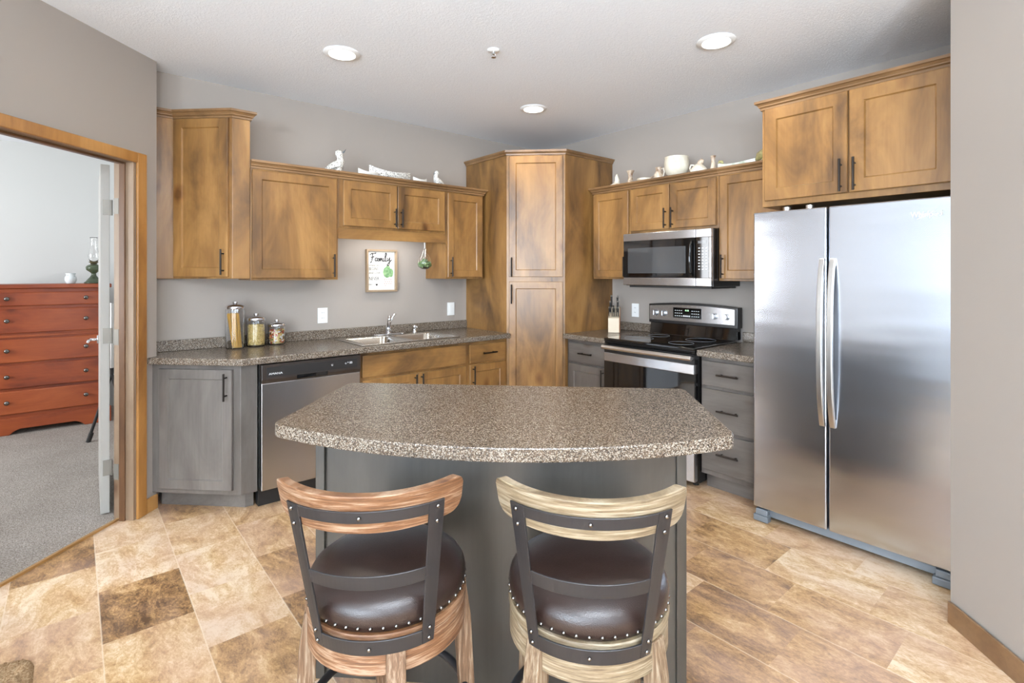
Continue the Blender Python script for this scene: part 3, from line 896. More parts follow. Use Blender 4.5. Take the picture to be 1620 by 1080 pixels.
for (x, y, R) in ((rx0 + 0.20, -0.50, 0.105), (rx1 - 0.20, -0.50, 0.085), (rx0 + 0.20, -0.24, 0.080), (rx1 - 0.20, -0.24, 0.105)):
    ri = MB(); ri.torus((x, y, 0.9252), R, 0.0012, 40, 5); ri.part('burner_ring', 'grey_plastic', ck)
od = MB(); od.box(rx0 + .002, rx1 - .002, -0.668, -0.6205, 0.752, 0.816); o_d = od.part('oven_door', 'steel', rg, bevel=0.003)
MB().box(rx0 + .002, rx1 - .002, -0.664, -0.621, 0.245, 0.7515).part('oven_window', 'black_glass', o_d)
MB().box(rx0 + .002, rx1 - .002, -0.664, -0.6205, 0.8165, 0.880).part('door_top', 'black', o_d)
hb = MB(); hb.extr([(rx0 + .006, -0.703, 0.844), (rx0 + .006, -0.710, 0.858), (rx0 + .006, -0.703, 0.874), (rx0 + .006, -0.688, 0.875), (rx0 + .006, -0.686, 0.845)], (rx1 - rx0 - .012, 0, 0))
for x in (rx0 + 0.012, rx1 - 0.042): hb.box(x, x + 0.03, -0.688, -0.6645, 0.848, 0.868)
hb.part('handle', 'handle_steel', o_d, bevel=0.002)
MB().box(rx0 + .002, rx1 - .002, -0.664, -0.6205, 0.048, 0.235).part('drawer', 'steel', rg, bevel=0.004)
# backguard: black shell with steel face
bx = []
for i in range(13):
    t = i / 12; bx.append((rx0 + 0.0 + (rx1 - rx0) * t, -0.088, 1.162 + 0.018 * math.sin(PI * t)))
bgm = MB(); bgm.extr([(rx0, -0.088, 1.010)] + bx + [(rx1, -0.088, 1.010)], (0, 0.076, 0)); bg = bgm.part('backguard', 'black', rg, bevel=0.004)
b2 = MB(); b2.extr([(rx0 + .012, -0.0925, 0.9255), (rx0 + .012, -0.0775, 1.0095), (rx0 + .012, -0.014, 1.0095), (rx0 + .012, -0.014, 0.9255)], (rx1 - rx0 - .024, 0, 0)); b2.part('lower_backguard', 'black_glass', rg)
bx2 = []
for i in range(13):
    t = i / 12; bx2.append((rx0 + 0.010 + (rx1 - rx0 - .030) * t, -0.0885, 1.148 + 0.016 * math.sin(PI * t)))
sfm = MB(); sfm.extr([(rx0 + .010, -0.0885, 1.036)] + bx2 + [(rx1 - .020, -0.0885, 1.036)], (0, -0.004, 0)); sf = sfm.part('control_panel', 'steel', bg)
dx0, dx1 = rx0 + 0.232, rx0 + 0.475
MB().box(dx0, dx1, -0.0945, -0.0930, 1.062, 1.142).part('display', 'black_glass', sf)
text('clock_digits', '8:18', 0.018, 'digits', sf, (dx0 + dx1) / 2, -0.0950, 1.122)
kp = MB()
for r in range(3):
    for c in range(4):
        for side in (0, 1):
            x = (dx0 + 0.016 + c * 0.018) if side == 0 else (dx1 - 0.082 + c * 0.018)
            kp.box(x, x + 0.010, -0.0954, -0.0947, 1.076 + r * 0.021, 1.080 + r * 0.021)
for c in range(5): kp.box(dx0 + 0.088 + c * 0.013, dx0 + 0.096 + c * 0.013, -0.0954, -0.0947, 1.074, 1.084)
kp.part('key_marks', 'print', sf)
for x in (rx0 + 0.060, rx0 + 0.140, rx0 + 0.575, rx0 + 0.668):
    kn = MB(); kn.cyl((x, -0.0930, 1.092), (x, -0.100, 1.092), 0.027, 24); kn.cyl((x, -0.100, 1.092), (x, -0.118, 1.092), 0.022, 24, 0.020)
    kn.box(x - 0.004, x + 0.004, -0.124, -0.117, 1.074, 1.110)
    autosmooth(kn.part('knob', 'steel', sf))

# dishwasher
dwr = thing('dishwasher', 'stainless steel dishwasher with dark control strip under the sink counter', 'dishwasher', (0, 0, 0))
MB().box(-2.897, -2.270, -0.585, -0.03, 0.10, 0.868).part('body', 'black', dwr)
MB().box(-2.893, -2.275, -0.630, -0.5855, 0.112, 0.752).part('door', 'steel', dwr, bevel=0.004)
cpm = MB(); cpm.extr([(-2.893, -0.5855, 0.7525), (-2.893, -0.632, 0.7525), (-2.893, -0.640, 0.775), (-2.893, -0.634, 0.865), (-2.893, -0.5855, 0.865)], (0.618, 0, 0)); cp = cpm.part('control_panel', 'dw_panel', dwr, bevel=0.003)
MB().box(-2.865, -2.300, -0.6405, -0.6355, 0.790, 0.848).part('panel_inset', 'black_soft', cp)
hm = MB(); hm.box(-2.69, -2.50, -0.6445, -0.6400, 0.762, 0.784); hm.part('handle_recess', 'black_glass', cp)
text('lettering', 'AMANA', 0.017, 'print', cp, -2.815, -0.6415, 0.808, sx=1.3)
text('panel_symbols', 'o * 88', 0.020, 'print', cp, -2.360, -0.6415, 0.822)
text('panel_symbols', 'u', 0.026, 'print', cp, -2.470, -0.6415, 0.822)
MB().box(-2.893, -2.275, -0.560, -0.5, 0.0, 0.0995).part('toe_panel', 'black_soft', dwr)

# ------------------------------------------------------------------ sink and faucet
sk = thing('kitchen_sink', 'double-bowl stainless drop-in sink set in the left counter', 'sink', (0, 0, 0.9145))
X0, X1, Y0, Y1 = -2.245, -1.435, -0.588, -0.100
b = [(-2.195, -1.862), (-1.818, -1.475)]; by0, by1 = -0.560, -0.185
polys = [[(X0, Y0), (b[0][0], Y0), (b[0][0], by0), (b[0][0], by1), (b[0][0], Y1), (X0, Y1)],
         [(b[0][0], Y0), (b[0][1], Y0), (b[0][1], by0), (b[0][0], by0)], [(b[0][0], by1), (b[0][1], by1), (b[0][1], Y1), (b[0][0], Y1)],
         [(b[0][1], Y0), (b[1][0], Y0), (b[1][0], by0), (b[1][0], by1), (b[1][0], Y1), (b[0][1], Y1), (b[0][1], by1), (b[0][1], by0)],
         [(b[1][0], Y0), (b[1][1], Y0), (b[1][1], by0), (b[1][0], by0)], [(b[1][0], by1), (b[1][1], by1), (b[1][1], Y1), (b[1][0], Y1)],
         [(b[1][1], Y0), (X1, Y0), (X1, Y1), (b[1][1], Y1), (b[1][1], by1), (b[1][1], by0)]]
MB().slab(polys, 0, 0.006).part('rim', 'sink_steel', sk, bevel=0.0025)
for x0, x1 in b:
    m = MB()
    def rr(i, z, rad):
        P = fillet([(x0 + i, by0 + i), (x1 - i, by0 + i), (x1 - i, by1 - i), (x0 + i, by1 - i)], [0, 1, 2, 3], rad, 5)
        return [m.bm.verts.new((p[0], p[1], z)) for p in P]
    R = [rr(0.001, 0.003, 0.02), rr(0.006, -0.004, 0.05), rr(0.012, -0.12, 0.06), rr(0.03, -0.155, 0.06), rr(0.06, -0.160, 0.05)]
    for A1, B1 in zip(R, R[1:]):
        for i in range(len(A1)): m.bm.faces.new((A1[i], A1[(i + 1) % len(A1)], B1[(i + 1) % len(A1)], B1[i]))
    m.bm.faces.new(R[-1])
    o = m.part('bowl', 'sink_steel', sk, smooth=True)
    MB().cyl(((x0 + x1) / 2, (by0 + by1) / 2, -0.1595), ((x0 + x1) / 2, (by0 + by1) / 2, -0.157), 0.04, 24).part('drain', 'chrome', o)
fc = thing('faucet', 'chrome single-lever faucet on the back rim of the sink', 'faucet', (-1.82, -0.142, 0.921))
m = MB(); m.prism(fillet([(-0.13, -0.028), (0.13, -0.028), (0.13, 0.028), (-0.13, 0.028)], [0, 1, 2, 3], 0.027, 5), 0, 0.012); m.part('base_plate', 'chrome', fc, bevel=0.004)
m = MB(); m.tube([(0, 0, 0.012), (0, 0, 0.05), (0, 0, 0.075), (0, 0, 0.085)], [0.026, 0.022, 0.022, 0.012], 18)
m.tube([(0, -0.005, 0.055), (-0.02, -0.045, 0.12), (-0.045, -0.10, 0.155), (-0.065, -0.14, 0.158), (-0.072, -0.155, 0.148), (-0.074, -0.158, 0.12)], [0.013, 0.012, 0.011, 0.013, 0.014, 0.013], 14); m.part('spout', 'chrome', fc, smooth=True)
m = MB(); m.tube([(0, 0, 0.08), (0.015, 0.0, 0.115), (0.04, -0.01, 0.155), (0.052, -0.015, 0.168)], [0.016, 0.011, 0.010, 0.008], 12); m.part('lever', 'chrome', fc, smooth=True)
sd = thing('soap_dispenser', 'small chrome soap dispenser on the sink rim right of the faucet', 'soap dispenser', (-1.585, -0.142, 0.921))
m = MB(); m.lathe([(0, 0), (0.020, 0), (0.020, 0.008), (0.015, 0.014), (0.014, 0.042), (0.017, 0.046), (0.017, 0.060), (0, 0.062)], 20); m.part('body', 'chrome', sd, smooth=True)
m = MB(); m.tube([(0, 0, 0.052), (0, -0.03, 0.054), (0, -0.045, 0.048)], [0.006, 0.006, 0.005], 10); m.part('nozzle', 'chrome', sd, smooth=True)

# ------------------------------------------------------------------ wall plates
def plate(label, x, rz, cat, w, kind):
    c = (x, -0.0005, 1.092) if rz == 0 else (-0.0005, x, 1.092)
    t = thing('wall_switch' if kind == 's' else 'wall_outlet', label, cat, c, rz)
    MB().box(-w / 2, w / 2, -0.006, 0, -0.058, 0.058).part('cover_plate', 'white', t, bevel=0.002)
    if kind == 's': MB().box(-0.017, 0.017, -0.0095, -0.0062, -0.033, 0.033).part('rocker', 'white', t, bevel=0.002)
    else:
        for z in (-0.02, 0.02):
            s = MB().cyl((0, -0.0062, z), (0, -0.0085, z), 0.015, 20).part('socket', 'white', t)
            m = MB(); m.box(-0.007, -0.005, -0.0090, -0.0084, z - 0.003, z + 0.006); m.box(0.005, 0.007, -0.0090, -0.0084, z - 0.003, z + 0.006); m.part('slot', 'ink', s)


plate('white wall outlet above the counter left of the sink, right of the jars', -2.298, 0, 'outlet', 0.075, 'o')
plate('white wall switch beside the tall pantry, right of the sink', -1.135, 0, 'switch', 0.075, 's')
plate('white wall outlet between the knife block and the range', -1.19, RANGE, 'outlet', 0.072, 'o')

# ------------------------------------------------------------------ framed sign
sg = thing('framed_sign', 'framed white sign reading Family with a green cactus, above the sink', 'sign', (-1.820, -0.001, 1.262))
w_, h_ = 0.270, 0.346
m = MB(); f = 0.016
m.box(-w_ / 2, w_ / 2, -0.032, 0, 0, f).box(-w_ / 2, w_ / 2, -0.032, 0, h_ - f, h_).box(-w_ / 2, -w_ / 2 + f, -0.032, 0, f, h_ - f).box(w_ / 2 - f, w_ / 2, -0.032, 0, f, h_ - f)
M['signwood'] = plain('rustic_frame_wood', (150, 128, 102), 0.6); M['signboard'] = plain('sign_board', (240, 236, 226), 0.7)
m.part('frame', 'signwood', sg, bevel=0.002)
bd = MB().box(-w_ / 2 + f, w_ / 2 - f, -0.010, -0.001, f, h_ - f).part('board', 'signboard', sg)


def stroke(m, pts, wd, y=-0.0108):
    P = [Vector((p[0], p[1])) for p in pts]
    Q = []
    for i in range(len(P) - 1):
        for j in range(5):
            t = j / 5; p0 = P[max(i - 1, 0)]; p1 = P[i]; p2 = P[i + 1]; p3 = P[min(i + 2, len(P) - 1)]
            Q.append(0.5 * ((2 * p1) + (-p0 + p2) * t + (2 * p0 - 5 * p1 + 4 * p2 - p3) * t * t + (-p0 + 3 * p1 - 3 * p2 + p3) * t ** 3))
    Q.append(P[-1])
    m.tube([(q.x, y, q.y) for q in Q], [wd * (0.55 + 0.45 * abs(math.cos(i * 0.5))) for i in range(len(Q))], 6, flat=0.25, up=(0, 1, 0))


m = MB()
bx_, bz = -0.098, 0.250   # script word "Family"
S_ = [[(0.0, .048), (.012, .060), (.035, .062), (.052, .066)], [(.022, .060), (.020, .03), (.012, -.004), (.002, -.012)], [(.006, .030), (.022, .034), (.036, .036)],
      [(.060, .024), (.050, .026), (.042, .012), (.050, .0), (.060, .012), (.064, .026), (.062, .006), (.070, .0)],
      [(.072, .026), (.074, .0), (.082, .024), (.086, .020), (.087, .0), (.096, .025), (.100, .020), (.101, .002), (.108, .004)],
      [(.112, .026), (.111, .004), (.118, .0), (.124, .008)], [(.116, .040), (.117, .042)],
      [(.124, .010), (.136, .050), (.136, .066), (.128, .060), (.126, .02), (.132, .0), (.142, .006)],
      [(.146, .030), (.144, .010), (.152, .004), (.164, .028)], [(.166, .034), (.164, .0), (.158, -.030), (.148, -.036), (.146, -.026), (.170, .002), (.184, .012)]]
for s_ in S_: stroke(m, [(bx_ + p[0] * 1.05, bz + p[1]) for p in s_], 0.0052)
m.part('lettering', 'ink', bd)
for body, z, size, sx in (('WHERE LIFE', 0.214, 0.018, 0.95), ('BEGINS', 0.186, 0.034, 0.72), ('AND LOVE', 0.153, 0.024, 0.85), ('NEVER', 0.107, 0.042, 0.72), ('ENDS', 0.060, 0.016, 0.8)):
    t_ = text('lettering', body, size, 'ink', bd, -0.108, -0.0106, z, 0.0003, align='LEFT', sx=sx)
ht = MB(); hp = []
for i in range(24):
    a = 2 * PI * i / 24; hp.append((-0.040 + 0.0008 * 16 * math.sin(a) ** 3 * 0.72, -0.0104, 0.058 + 0.00072 * (13 * math.cos(a) - 5 * math.cos(2 * a) - 2 * math.cos(3 * a) - math.cos(4 * a))))
ht.extr(hp, (0, -0.0006, 0)).part('heart', 'ink', bd)
cc = MB()
for (cx, cz, rx, rz_) in ((0.052, 0.160, 0.036, 0.046), (0.086, 0.155, 0.022, 0.036), (0.060, 0.198, 0.018, 0.018)):
    cc.extr([(cx + rx * math.cos(2 * PI * i / 24), -0.0102, max(0.112, cz + rz_ * math.sin(2 * PI * i / 24))) for i in range(24)], (0, -0.0006 - 0.0002 * rx, 0))
M['cactus'] = glaze('cactus_print', (96, 136, 92), (122, 160, 112), (160, 190, 140), 0.7, 40); cc.part('cactus_picture', 'cactus', bd)
dt = MB()
for i in range(13):
    x = 0.030 + (i % 4) * 0.019 + (0.008 if (i // 4) % 2 else 0); z = 0.100 - (i // 4) * 0.017
    dt.cyl((x, -0.0102, z), (x, -0.0108, z), 0.0036, 10)
M['reddot'] = plain('red_dot_print', (170, 92, 78), 0.7); dt.part('dots', 'reddot', bd)

# hanging glass terrarium
hg = thing('hanging_terrarium', 'teardrop glass terrarium with succulents hanging beside the framed sign', 'planter', (-1.575, -0.285, 1.445))
prof = [(0.0, 0.0), (0.03, 0.003), (0.052, 0.022), (0.060, 0.050), (0.052, 0.085), (0.030, 0.125), (0.012, 0.155), (0.006, 0.170)]
m = MB(); m.lathe(prof, 28); o = m.part('glass_bowl', 'glass', hg, smooth=True); sol = o.modifiers.new('solid', 'SOLIDIFY'); sol.thickness = 0.002
m = MB(); m.tube([(0, 0, 0.168), (0.002, 0, 0.19), (0, 0, 0.2165)], 0.004, 8); m.tube([(0.006, -0.008, 0.165), (-0.012, -0.03, 0.13), (-0.02, -0.045, 0.10)], 0.004, 8); m.part('rope', 'rope', hg, smooth=True)
m = MB(); random.seed(3)
for i in range(150):
    a = random.random() * 2 * PI; r = 0.048 * math.sqrt(random.random()); z = 0.024 + random.random() * 0.070 * (1 - r / 0.075)
    m.sphere((r * math.cos(a), r * math.sin(a), z), 0.006 + random.random() * 0.005, 1, 1, 1.2, 6)
q = m.part('succulents', 'plant', hg, smooth=True); q['kind'] = 'stuff'
m = MB(); m.lathe([(0, 0.004), (0.026, 0.006), (0.045, 0.020), (0, 0.024)], 20); m.part('soil', plain('dark_soil', (60, 50, 40), 0.9), hg)

# ------------------------------------------------------------------ canisters
def canister(label, x, y, r, hg_, cont, rnd):
    t = thing('glass_canister', label, 'jar', (x, y, 0.9145), 0, 'glass canisters with metal lids')
    m = MB(); ro = r; ri = r - 0.0035
    m.lathe([(0, 0), (ro * 0.92, 0), (ro, 0.006), (ro, hg_), (ri, hg_), (ri, 0.008), (0, 0.007)], 40)
    autosmooth(m.part('jar', 'glass', t))
    m = MB(); z = hg_
    m.lathe([(0, z + 0.0005), (ro * 1.04, z + 0.0005), (ro * 1.06, z + 0.004), (ro * 1.06, z + 0.016), (ro * 0.98, z + 0.022), (ro * 0.5, z + 0.032), (ro * 0.26, z + 0.033), (ro * 0.24, z + 0.036), (ro * 0.30, z + 0.040), (ro * 0.27, z + 0.047), (0, z + 0.049)], 36)
    autosmooth(m.part('lid', 'chrome', t), 50)
    return t


CAN = [(-2.926, -0.125, 0.0570, 0.262), (-2.790, -0.098, 0.0590, 0.176), (-2.655, -0.098, 0.0560, 0.126)]
canister('tallest glass jar, filled with spaghetti, leftmost of the three on the counter', *CAN[0], None, 1)
canister('medium glass jar of small pale pasta, middle of the three on the counter', *CAN[1], None, 2)
canister('shortest glass jar, of mixed red and yellow pasta, nearest the sink', *CAN[2], None, 3)
random.seed(11)
m = MB()
for i in range(110):
    a = random.random() * 2 * PI; r = 0.036 * math.sqrt(random.random()); h = 0.225 + random.random() * 0.010
    bx1 = 0.012 + r * math.cos(a) * 0.8; by1_ = r * math.sin(a); tx = -0.014 + r * math.cos(a + 0.4); ty = r * math.sin(a + 0.4)
    m.tube([(bx1, by1_, 0.010), (tx, ty, h)], 0.0017, 5)
o = m.part('spaghetti', 'pasta'); o.location = (CAN[0][0], CAN[0][1], 0.9145); tag(o, 'bundle of yellow spaghetti standing in the tallest glass jar', 'pasta', kind='stuff')
m = MB(); zt = 0.126
for i in range(700):
    a = random.random() * 2 * PI; z = random.random() * zt
    r = 0.0485 if i < 560 else 0.048 * math.sqrt(random.random())
    if i >= 560: z = zt + random.random() * 0.006
    m.sphere((r * math.cos(a), r * math.sin(a), 0.014 + z), 0.0052, 1.1, 0.9, 0.9, 6)
m.lathe([(0, 0.012), (0.044, 0.012), (0.044, zt + 0.01), (0, zt + 0.012)], 20)
o = m.part('dried_pasta', 'pasta2', smooth=True); o.location = (CAN[1][0], CAN[1][1], 0.9145); tag(o, 'small pale dried pasta filling the middle glass jar', 'pasta', kind='stuff')
m = MB(); zt = 0.078; me3 = []
for i in range(230):
    a = random.random() * 2 * PI; z = random.random() * zt
    r = 0.043 if i < 180 else 0.042 * math.sqrt(random.random())
    if i >= 180: z = zt + random.random() * 0.008
    c = Vector((r * math.cos(a), r * math.sin(a), 0.017 + z)); dv = Vector((random.uniform(-1, 1), random.uniform(-1, 1), random.uniform(-1, 1))).normalized() * 0.010
    dv -= Vector((math.cos(a), math.sin(a), 0)) * max(0, dv.dot(Vector((math.cos(a), math.sin(a), 0))))
    n0 = len(m.bm.faces); m.tube([c - dv * 0.8, c + Vector((0, 0, .001)), c + dv * 0.8], [0.0035, 0.005, 0.0035], 6)
    m.bm.faces.ensure_lookup_table()
    k_ = random.choice((0, 0, 1, 1, 2, 3))
    for j in range(n0, len(m.bm.faces)): m.bm.faces[j].material_index = k_
m.lathe([(0, 0.012), (0.037, 0.012), (0.037, zt + 0.01), (0, zt + 0.012)], 20)
o = m.part('mixed_pasta', 'pasta2', smooth=True); o.data.materials.append(M['pasta_red']); o.data.materials.append(M['pasta_green']); o.data.materials.append(M['white'])
o.location = (CAN[2][0], CAN[2][1], 0.9145); tag(o, 'red, green and yellow mixed pasta in the shortest glass jar', 'pasta', kind='stuff')

# ------------------------------------------------------------------ knife block
kb = thing('knife_block', 'pale wooden knife block standing on the short counter beside the range', 'knife block', (-0.245, -1.150, 0.9145), math.radians(-55))
# local -y faces the viewer; block leans back
m = MB(); m.extr([(-0.046, -0.052, 0), (-0.046, 0.070, 0), (-0.046, 0.070, 0.215), (-0.046, 0.015, 0.165), (-0.046, -0.018, 0.135), (-0.046, -0.052, 0.122)], (0.092, 0, 0)); m.part('block', 'blockwood', kb, bevel=0.004)
m = MB(); m.extr([(0.0462, -0.050, 0.002), (0.0462, 0.068, 0.002), (0.0462, 0.068, 0.210), (0.0462, 0.015, 0.160), (0.0462, -0.018, 0.131), (0.0462, -0.050, 0.119)], (0.003, 0, 0)); m.part('side_panel', 'blockside', kb)
text('lettering', 'CUTLERY', 0.008, 'grey_plastic', kb, 0, -0.0525, 0.055, 0.0003) if False else None
kbm = Matrix.Translation(kb.location) @ Matrix.Rotation(kb.rotation_euler.z, 4, 'Z')


def knife(lx, ly, lz, ln, r, label, grp, tilt=0.12):
    t = thing('knife', label, 'knife', kbm @ Vector((lx, ly, lz)), kb.rotation_euler.z, grp)
    t.rotation_euler = (tilt, 0, kb.rotation_euler.z)
    m = MB(); m.tube([(0, 0, 0.004), (0, 0, ln * 0.3), (0, 0, ln * 0.75), (0, 0, ln)], [r, r * 0.85, r, r * 1.05], 10, flat=0.7); m.part('handle', 'black_soft', t, smooth=True)
    m = MB(); m.tube([(0, 0, ln + 0.0003), (0, 0, ln + 0.012)], r * 1.0, 10, flat=0.7); m.part('end_cap', 'handle_steel', t)
    m = MB(); m.tube([(0, 0, -0.006), (0, 0, 0.0037)], r * 0.9, 10, flat=0.6); m.part('bolster', 'handle_steel', t)
    return t


for i in range(6): knife(-0.038 + i * 0.0152, -0.034, 0.136, 0.070, 0.0062, 'black-handled steak knife in the front row of the knife block', 'steak knives in the front row of the block')
BK = [(-0.032, 0.004, 0.168, 0.085, 0.010, 'large black-handled knife at the left of the block, behind the steak knives'),
      (-0.006, 0.004, 0.168, 0.060, 0.009, 'middle black-handled knife behind the steak knives in the block'),
      (0.032, 0.004, 0.168, 0.088, 0.010, 'large black-handled knife at the right of the block, behind the steak knives'),
      (-0.024, 0.042, 0.205, 0.095, 0.011, 'tallest black-handled knife, rear left of the block'),
      (0.026, 0.042, 0.205, 0.090, 0.011, 'tall black-handled knife, rear right of the block')]
for bkn in BK: knife(*bkn, None)

# ------------------------------------------------------------------ ornaments on the left cabinets (z 2.143)
ZT = 2.1445


def bird(label, x, z, s, flip, gr):
    t = thing('bird_figurine', label, 'figurine', (x, -0.20, z), 0, gr)
    f = -1 if flip else 1
    P = [(-0.125, 0, 0.010), (-0.100, 0, 0.030), (-0.060, 0, 0.052), (-0.015, 0, 0.066), (0.018, 0, 0.090), (0.030, 0, 0.125), (0.026, 0, 0.155), (0.016, 0, 0.182), (0.016, 0, 0.202), (0.022, 0, 0.222)]
    R = [0.006, 0.018, 0.034, 0.050, 0.046, 0.034, 0.027, 0.034, 0.034, 0.012]
    m = MB(); m.tube([(p[0] * s * f, p[1] * s, p[2] * s) for p in P], [r * s for r in R], 18); m.lathe([(0, 0), (0.040 * s, 0), (0.044 * s, 0.02 * s), (0.044 * s, 0.06 * s)], 16)
    m.part('body', 'bird', t, smooth=True)
    m = MB(); m.tube([(0.044 * s * f, 0, 0.200 * s), (0.062 * s * f, 0, 0.212 * s), (0.082 * s * f, 0, 0.240 * s)] if not flip else [(0.044 * s * f, 0, 0.185 * s), (0.070 * s * f, 0, 0.170 * s)], [0.009 * s, 0.007 * s, 0.002 * s] if not flip else [0.008 * s, 0.002 * s], 8); m.part('beak', 'grey_plastic', t, smooth=True)
    m = MB(); m.tube([(-0.080 * s * f, -0.020 * s, 0.030 * s), (-0.040 * s * f, -0.046 * s, 0.046 * s), (0.0, -0.052 * s, 0.062 * s)], [0.006 * s, 0.016 * s, 0.006 * s], 10, flat=0.35, up=(0, 0, 1)); m.part('wing', glaze('grey_white_wing', (140, 136, 130), (180, 176, 170), (226, 222, 216), 0.6, 50), t, smooth=True)
    return t


bird('large speckled white seabird figurine with raised dark beak, on the cabinet', -2.262, ZT, 0.80, False, None)
sb_ = bird('small speckled white bird figurine, right end of the left cabinet top', -1.400, ZT, 0.60, True, None)


def boat(name, label, x, ln, hgt, wid, mat, skew=0.35, y=-0.20, rz=0, base=ZT, cat='bowl', lift=0.0):
    t = thing(name, label, cat, (x, y, base), rz)
    m = MB(); n = 20; rings = []
    for i in range(n + 1):
        t_ = 2 * i / n - 1
        wd = wid / 2 * max(0.02, (1 - abs(t_) ** 2.4)); top = hgt * (0.58 + 0.42 * abs(t_) ** 2 * (1 + skew * (-t_)) / (1 + skew)) ; bot = lift + hgt * 0.62 * max(0, abs(t_) - 0.55) ** 1.5 * 1.4
        bot = min(bot, top - 0.004)
        xx = t_ * ln / 2
        ring = []
        for (a, b_) in ((-1, 1), (-0.86, 0.55), (-0.55, 0.12), (0, 0), (0.55, 0.12), (0.86, 0.55), (1, 1), (0.84, 1), (0.66, 0.55), (0.4, 0.28), (0, 0.2), (-0.4, 0.28), (-0.66, 0.55), (-0.84, 1)):
            ring.append(m.bm.verts.new((xx, a * wd, bot + (top - bot) * b_)))
        rings.append(ring)
    for A1, B1 in zip(rings, rings[1:]):
        for j in range(14): m.bm.faces.new((A1[j], A1[(j + 1) % 14], B1[(j + 1) % 14], B1[j]))
    m.bm.faces.new(rings[0]); m.bm.faces.new(rings[-1])
    autosmooth(m.part('hull', mat, t), 50)
    return t


boat('boat_dish', 'large speckled white boat-shaped dish between two small ones, cabinet top', -1.835, 0.355, 0.105, 0.11, 'bird')
boat('boat_dish', 'small white boat-shaped dish left of the large one, on the cabinet', -2.045, 0.160, 0.055, 0.06, 'boatwhite', y=-0.255)
boat('boat_dish', 'small white boat-shaped dish right of the large one, on the cabinet', -1.600, 0.125, 0.046, 0.05, 'boatwhite', 0.1, y=-0.255)

# ------------------------------------------------------------------ ornaments on the right cabinets
ZR = 2.1445


def orn(name, label, yw, prof, mat, cat, x=-0.20, smooth=True, seg=28, extra=None):
    t = thing(name, label, cat, (x, yw, ZR), RANGE)
    m = MB(); m.lathe(prof, seg); autosmooth(m.part('body', mat, t), 55)
    if extra: extra(t)
    return t


def fig(t):
    m = MB(); m.tube([(0.0, 0, 0.022), (0.008, 0, 0.05), (0.0, 0, 0.078), (0.004, 0, 0.104)], [0.026, 0.020, 0.014, 0.005], 12); m.part('figure', 'cream', t, smooth=True)


orn('shell_ornament', 'cream cone-topped shell ornament nearest the tall pantry', -1.180, [(0, 0), (0.062, 0), (0.058, 0.010), (0.036, 0.022), (0.022, 0.03), (0, 0.034)], 'cream', 'ornament', x=-0.25, extra=fig)
orn('flared_vase', 'slim brown-rimmed vase with waisted body on the right cabinet top', -1.285, [(0, 0), (0.030, 0), (0.029, 0.015), (0.020, 0.055), (0.017, 0.080), (0.024, 0.105), (0.033, 0.122), (0.028, 0.124), (0.012, 0.09), (0, 0.09)], 'browncream', 'vase')


def spoon(t):
    m = MB(); m.tube([(0.035, 0, 0.018), (0.085, 0, 0.030)], [0.007, 0.004], 8); m.part('handle', 'browncream', t, smooth=True)


orn('shallow_dish', 'low cream dish with a small handle, on the right cabinet top', -1.475, [(0, 0), (0.045, 0), (0.058, 0.012), (0.060, 0.022), (0.052, 0.022), (0.04, 0.012), (0, 0.012)], 'cream', 'dish', x=-0.27, extra=spoon)


def jug_handle(t):
    m = MB(); m.tube([(0.022, 0, 0.092), (0.045, 0, 0.095), (0.052, 0, 0.065), (0.040, 0, 0.030), (0.030, 0, 0.020)], 0.006, 8); m.part('handle', 'cream', t, smooth=True)


orn('small_pitcher', 'small cream and brown pitcher left of the large round pot', -1.560, [(0, 0), (0.032, 0), (0.040, 0.020), (0.040, 0.048), (0.026, 0.078), (0.022, 0.090), (0.028, 0.108), (0.023, 0.108), (0.017, 0.088), (0, 0.08)], 'browncream', 'pitcher', extra=jug_handle)
orn('large_pot', 'large pearly cream round pot, biggest ornament on the right cabinet', -1.728, [(0, 0), (0.048, 0), (0.052, 0.010), (0.076, 0.030), (0.090, 0.070), (0.093, 0.110), (0.088, 0.146), (0.090, 0.156), (0.084, 0.157), (0.082, 0.145), (0.086, 0.110), (0.07, 0.04), (0, 0.03)], 'pearl', 'pot', x=-0.215)


def teapot(t):
    m = MB(); m.tube([(-0.038, 0, 0.075), (-0.062, 0, 0.082), (-0.074, 0, 0.058), (-0.062, 0, 0.032), (-0.046, 0, 0.026)], 0.0065, 8); m.part('handle', 'cream', t, smooth=True)
    m = MB(); m.tube([(0.0, 0, 0.062), (0.012, 0, 0.090), (0.030, 0, 0.108), (0.034, 0, 0.102), (0.032, 0, 0.080)], [0.022, 0.020, 0.012, 0.008, 0.004], 10); m.part('neck', 'browncream', t, smooth=True)


orn('squat_jug', 'squat cream jug with round handle, right of the large pot', -1.905, [(0, 0), (0.058, 0), (0.064, 0.012), (0.056, 0.045), (0.034, 0.070), (0.018, 0.082), (0, 0.084)], 'cream', 'jug', extra=teapot)
orn('bud_vase', 'slender pale bud vase standing right of the squat jug', -2.010, [(0, 0), (0.024, 0), (0.023, 0.02), (0.015, 0.06), (0.013, 0.09), (0.017, 0.118), (0.020, 0.124), (0.015, 0.124), (0.010, 0.1), (0, 0.1)], 'browncream', 'vase', x=-0.185)
bt_ = boat('boat_dish', 'long pale green canoe-shaped dish near the refrigerator cabinet', -0.20, 0.27, 0.062, 0.075, 'boatgreen', 0.2, y=-2.190, rz=RANGE, base=ZR)
m = MB(); m.tube([(-0.130, 0, 0.055), (-0.122, 0, 0.070), (-0.105, 0, 0.066), (-0.096, 0, 0.052)], [0.006, 0.011, 0.011, 0.005], 10); 
m.part('rim_figure', 'olive', bt_, smooth=True)
fg = thing('frog_ornament', 'yellow-green glazed animal ornament beside the refrigerator cabinet', 'ornament', (-0.215, -2.415, ZR), RANGE)
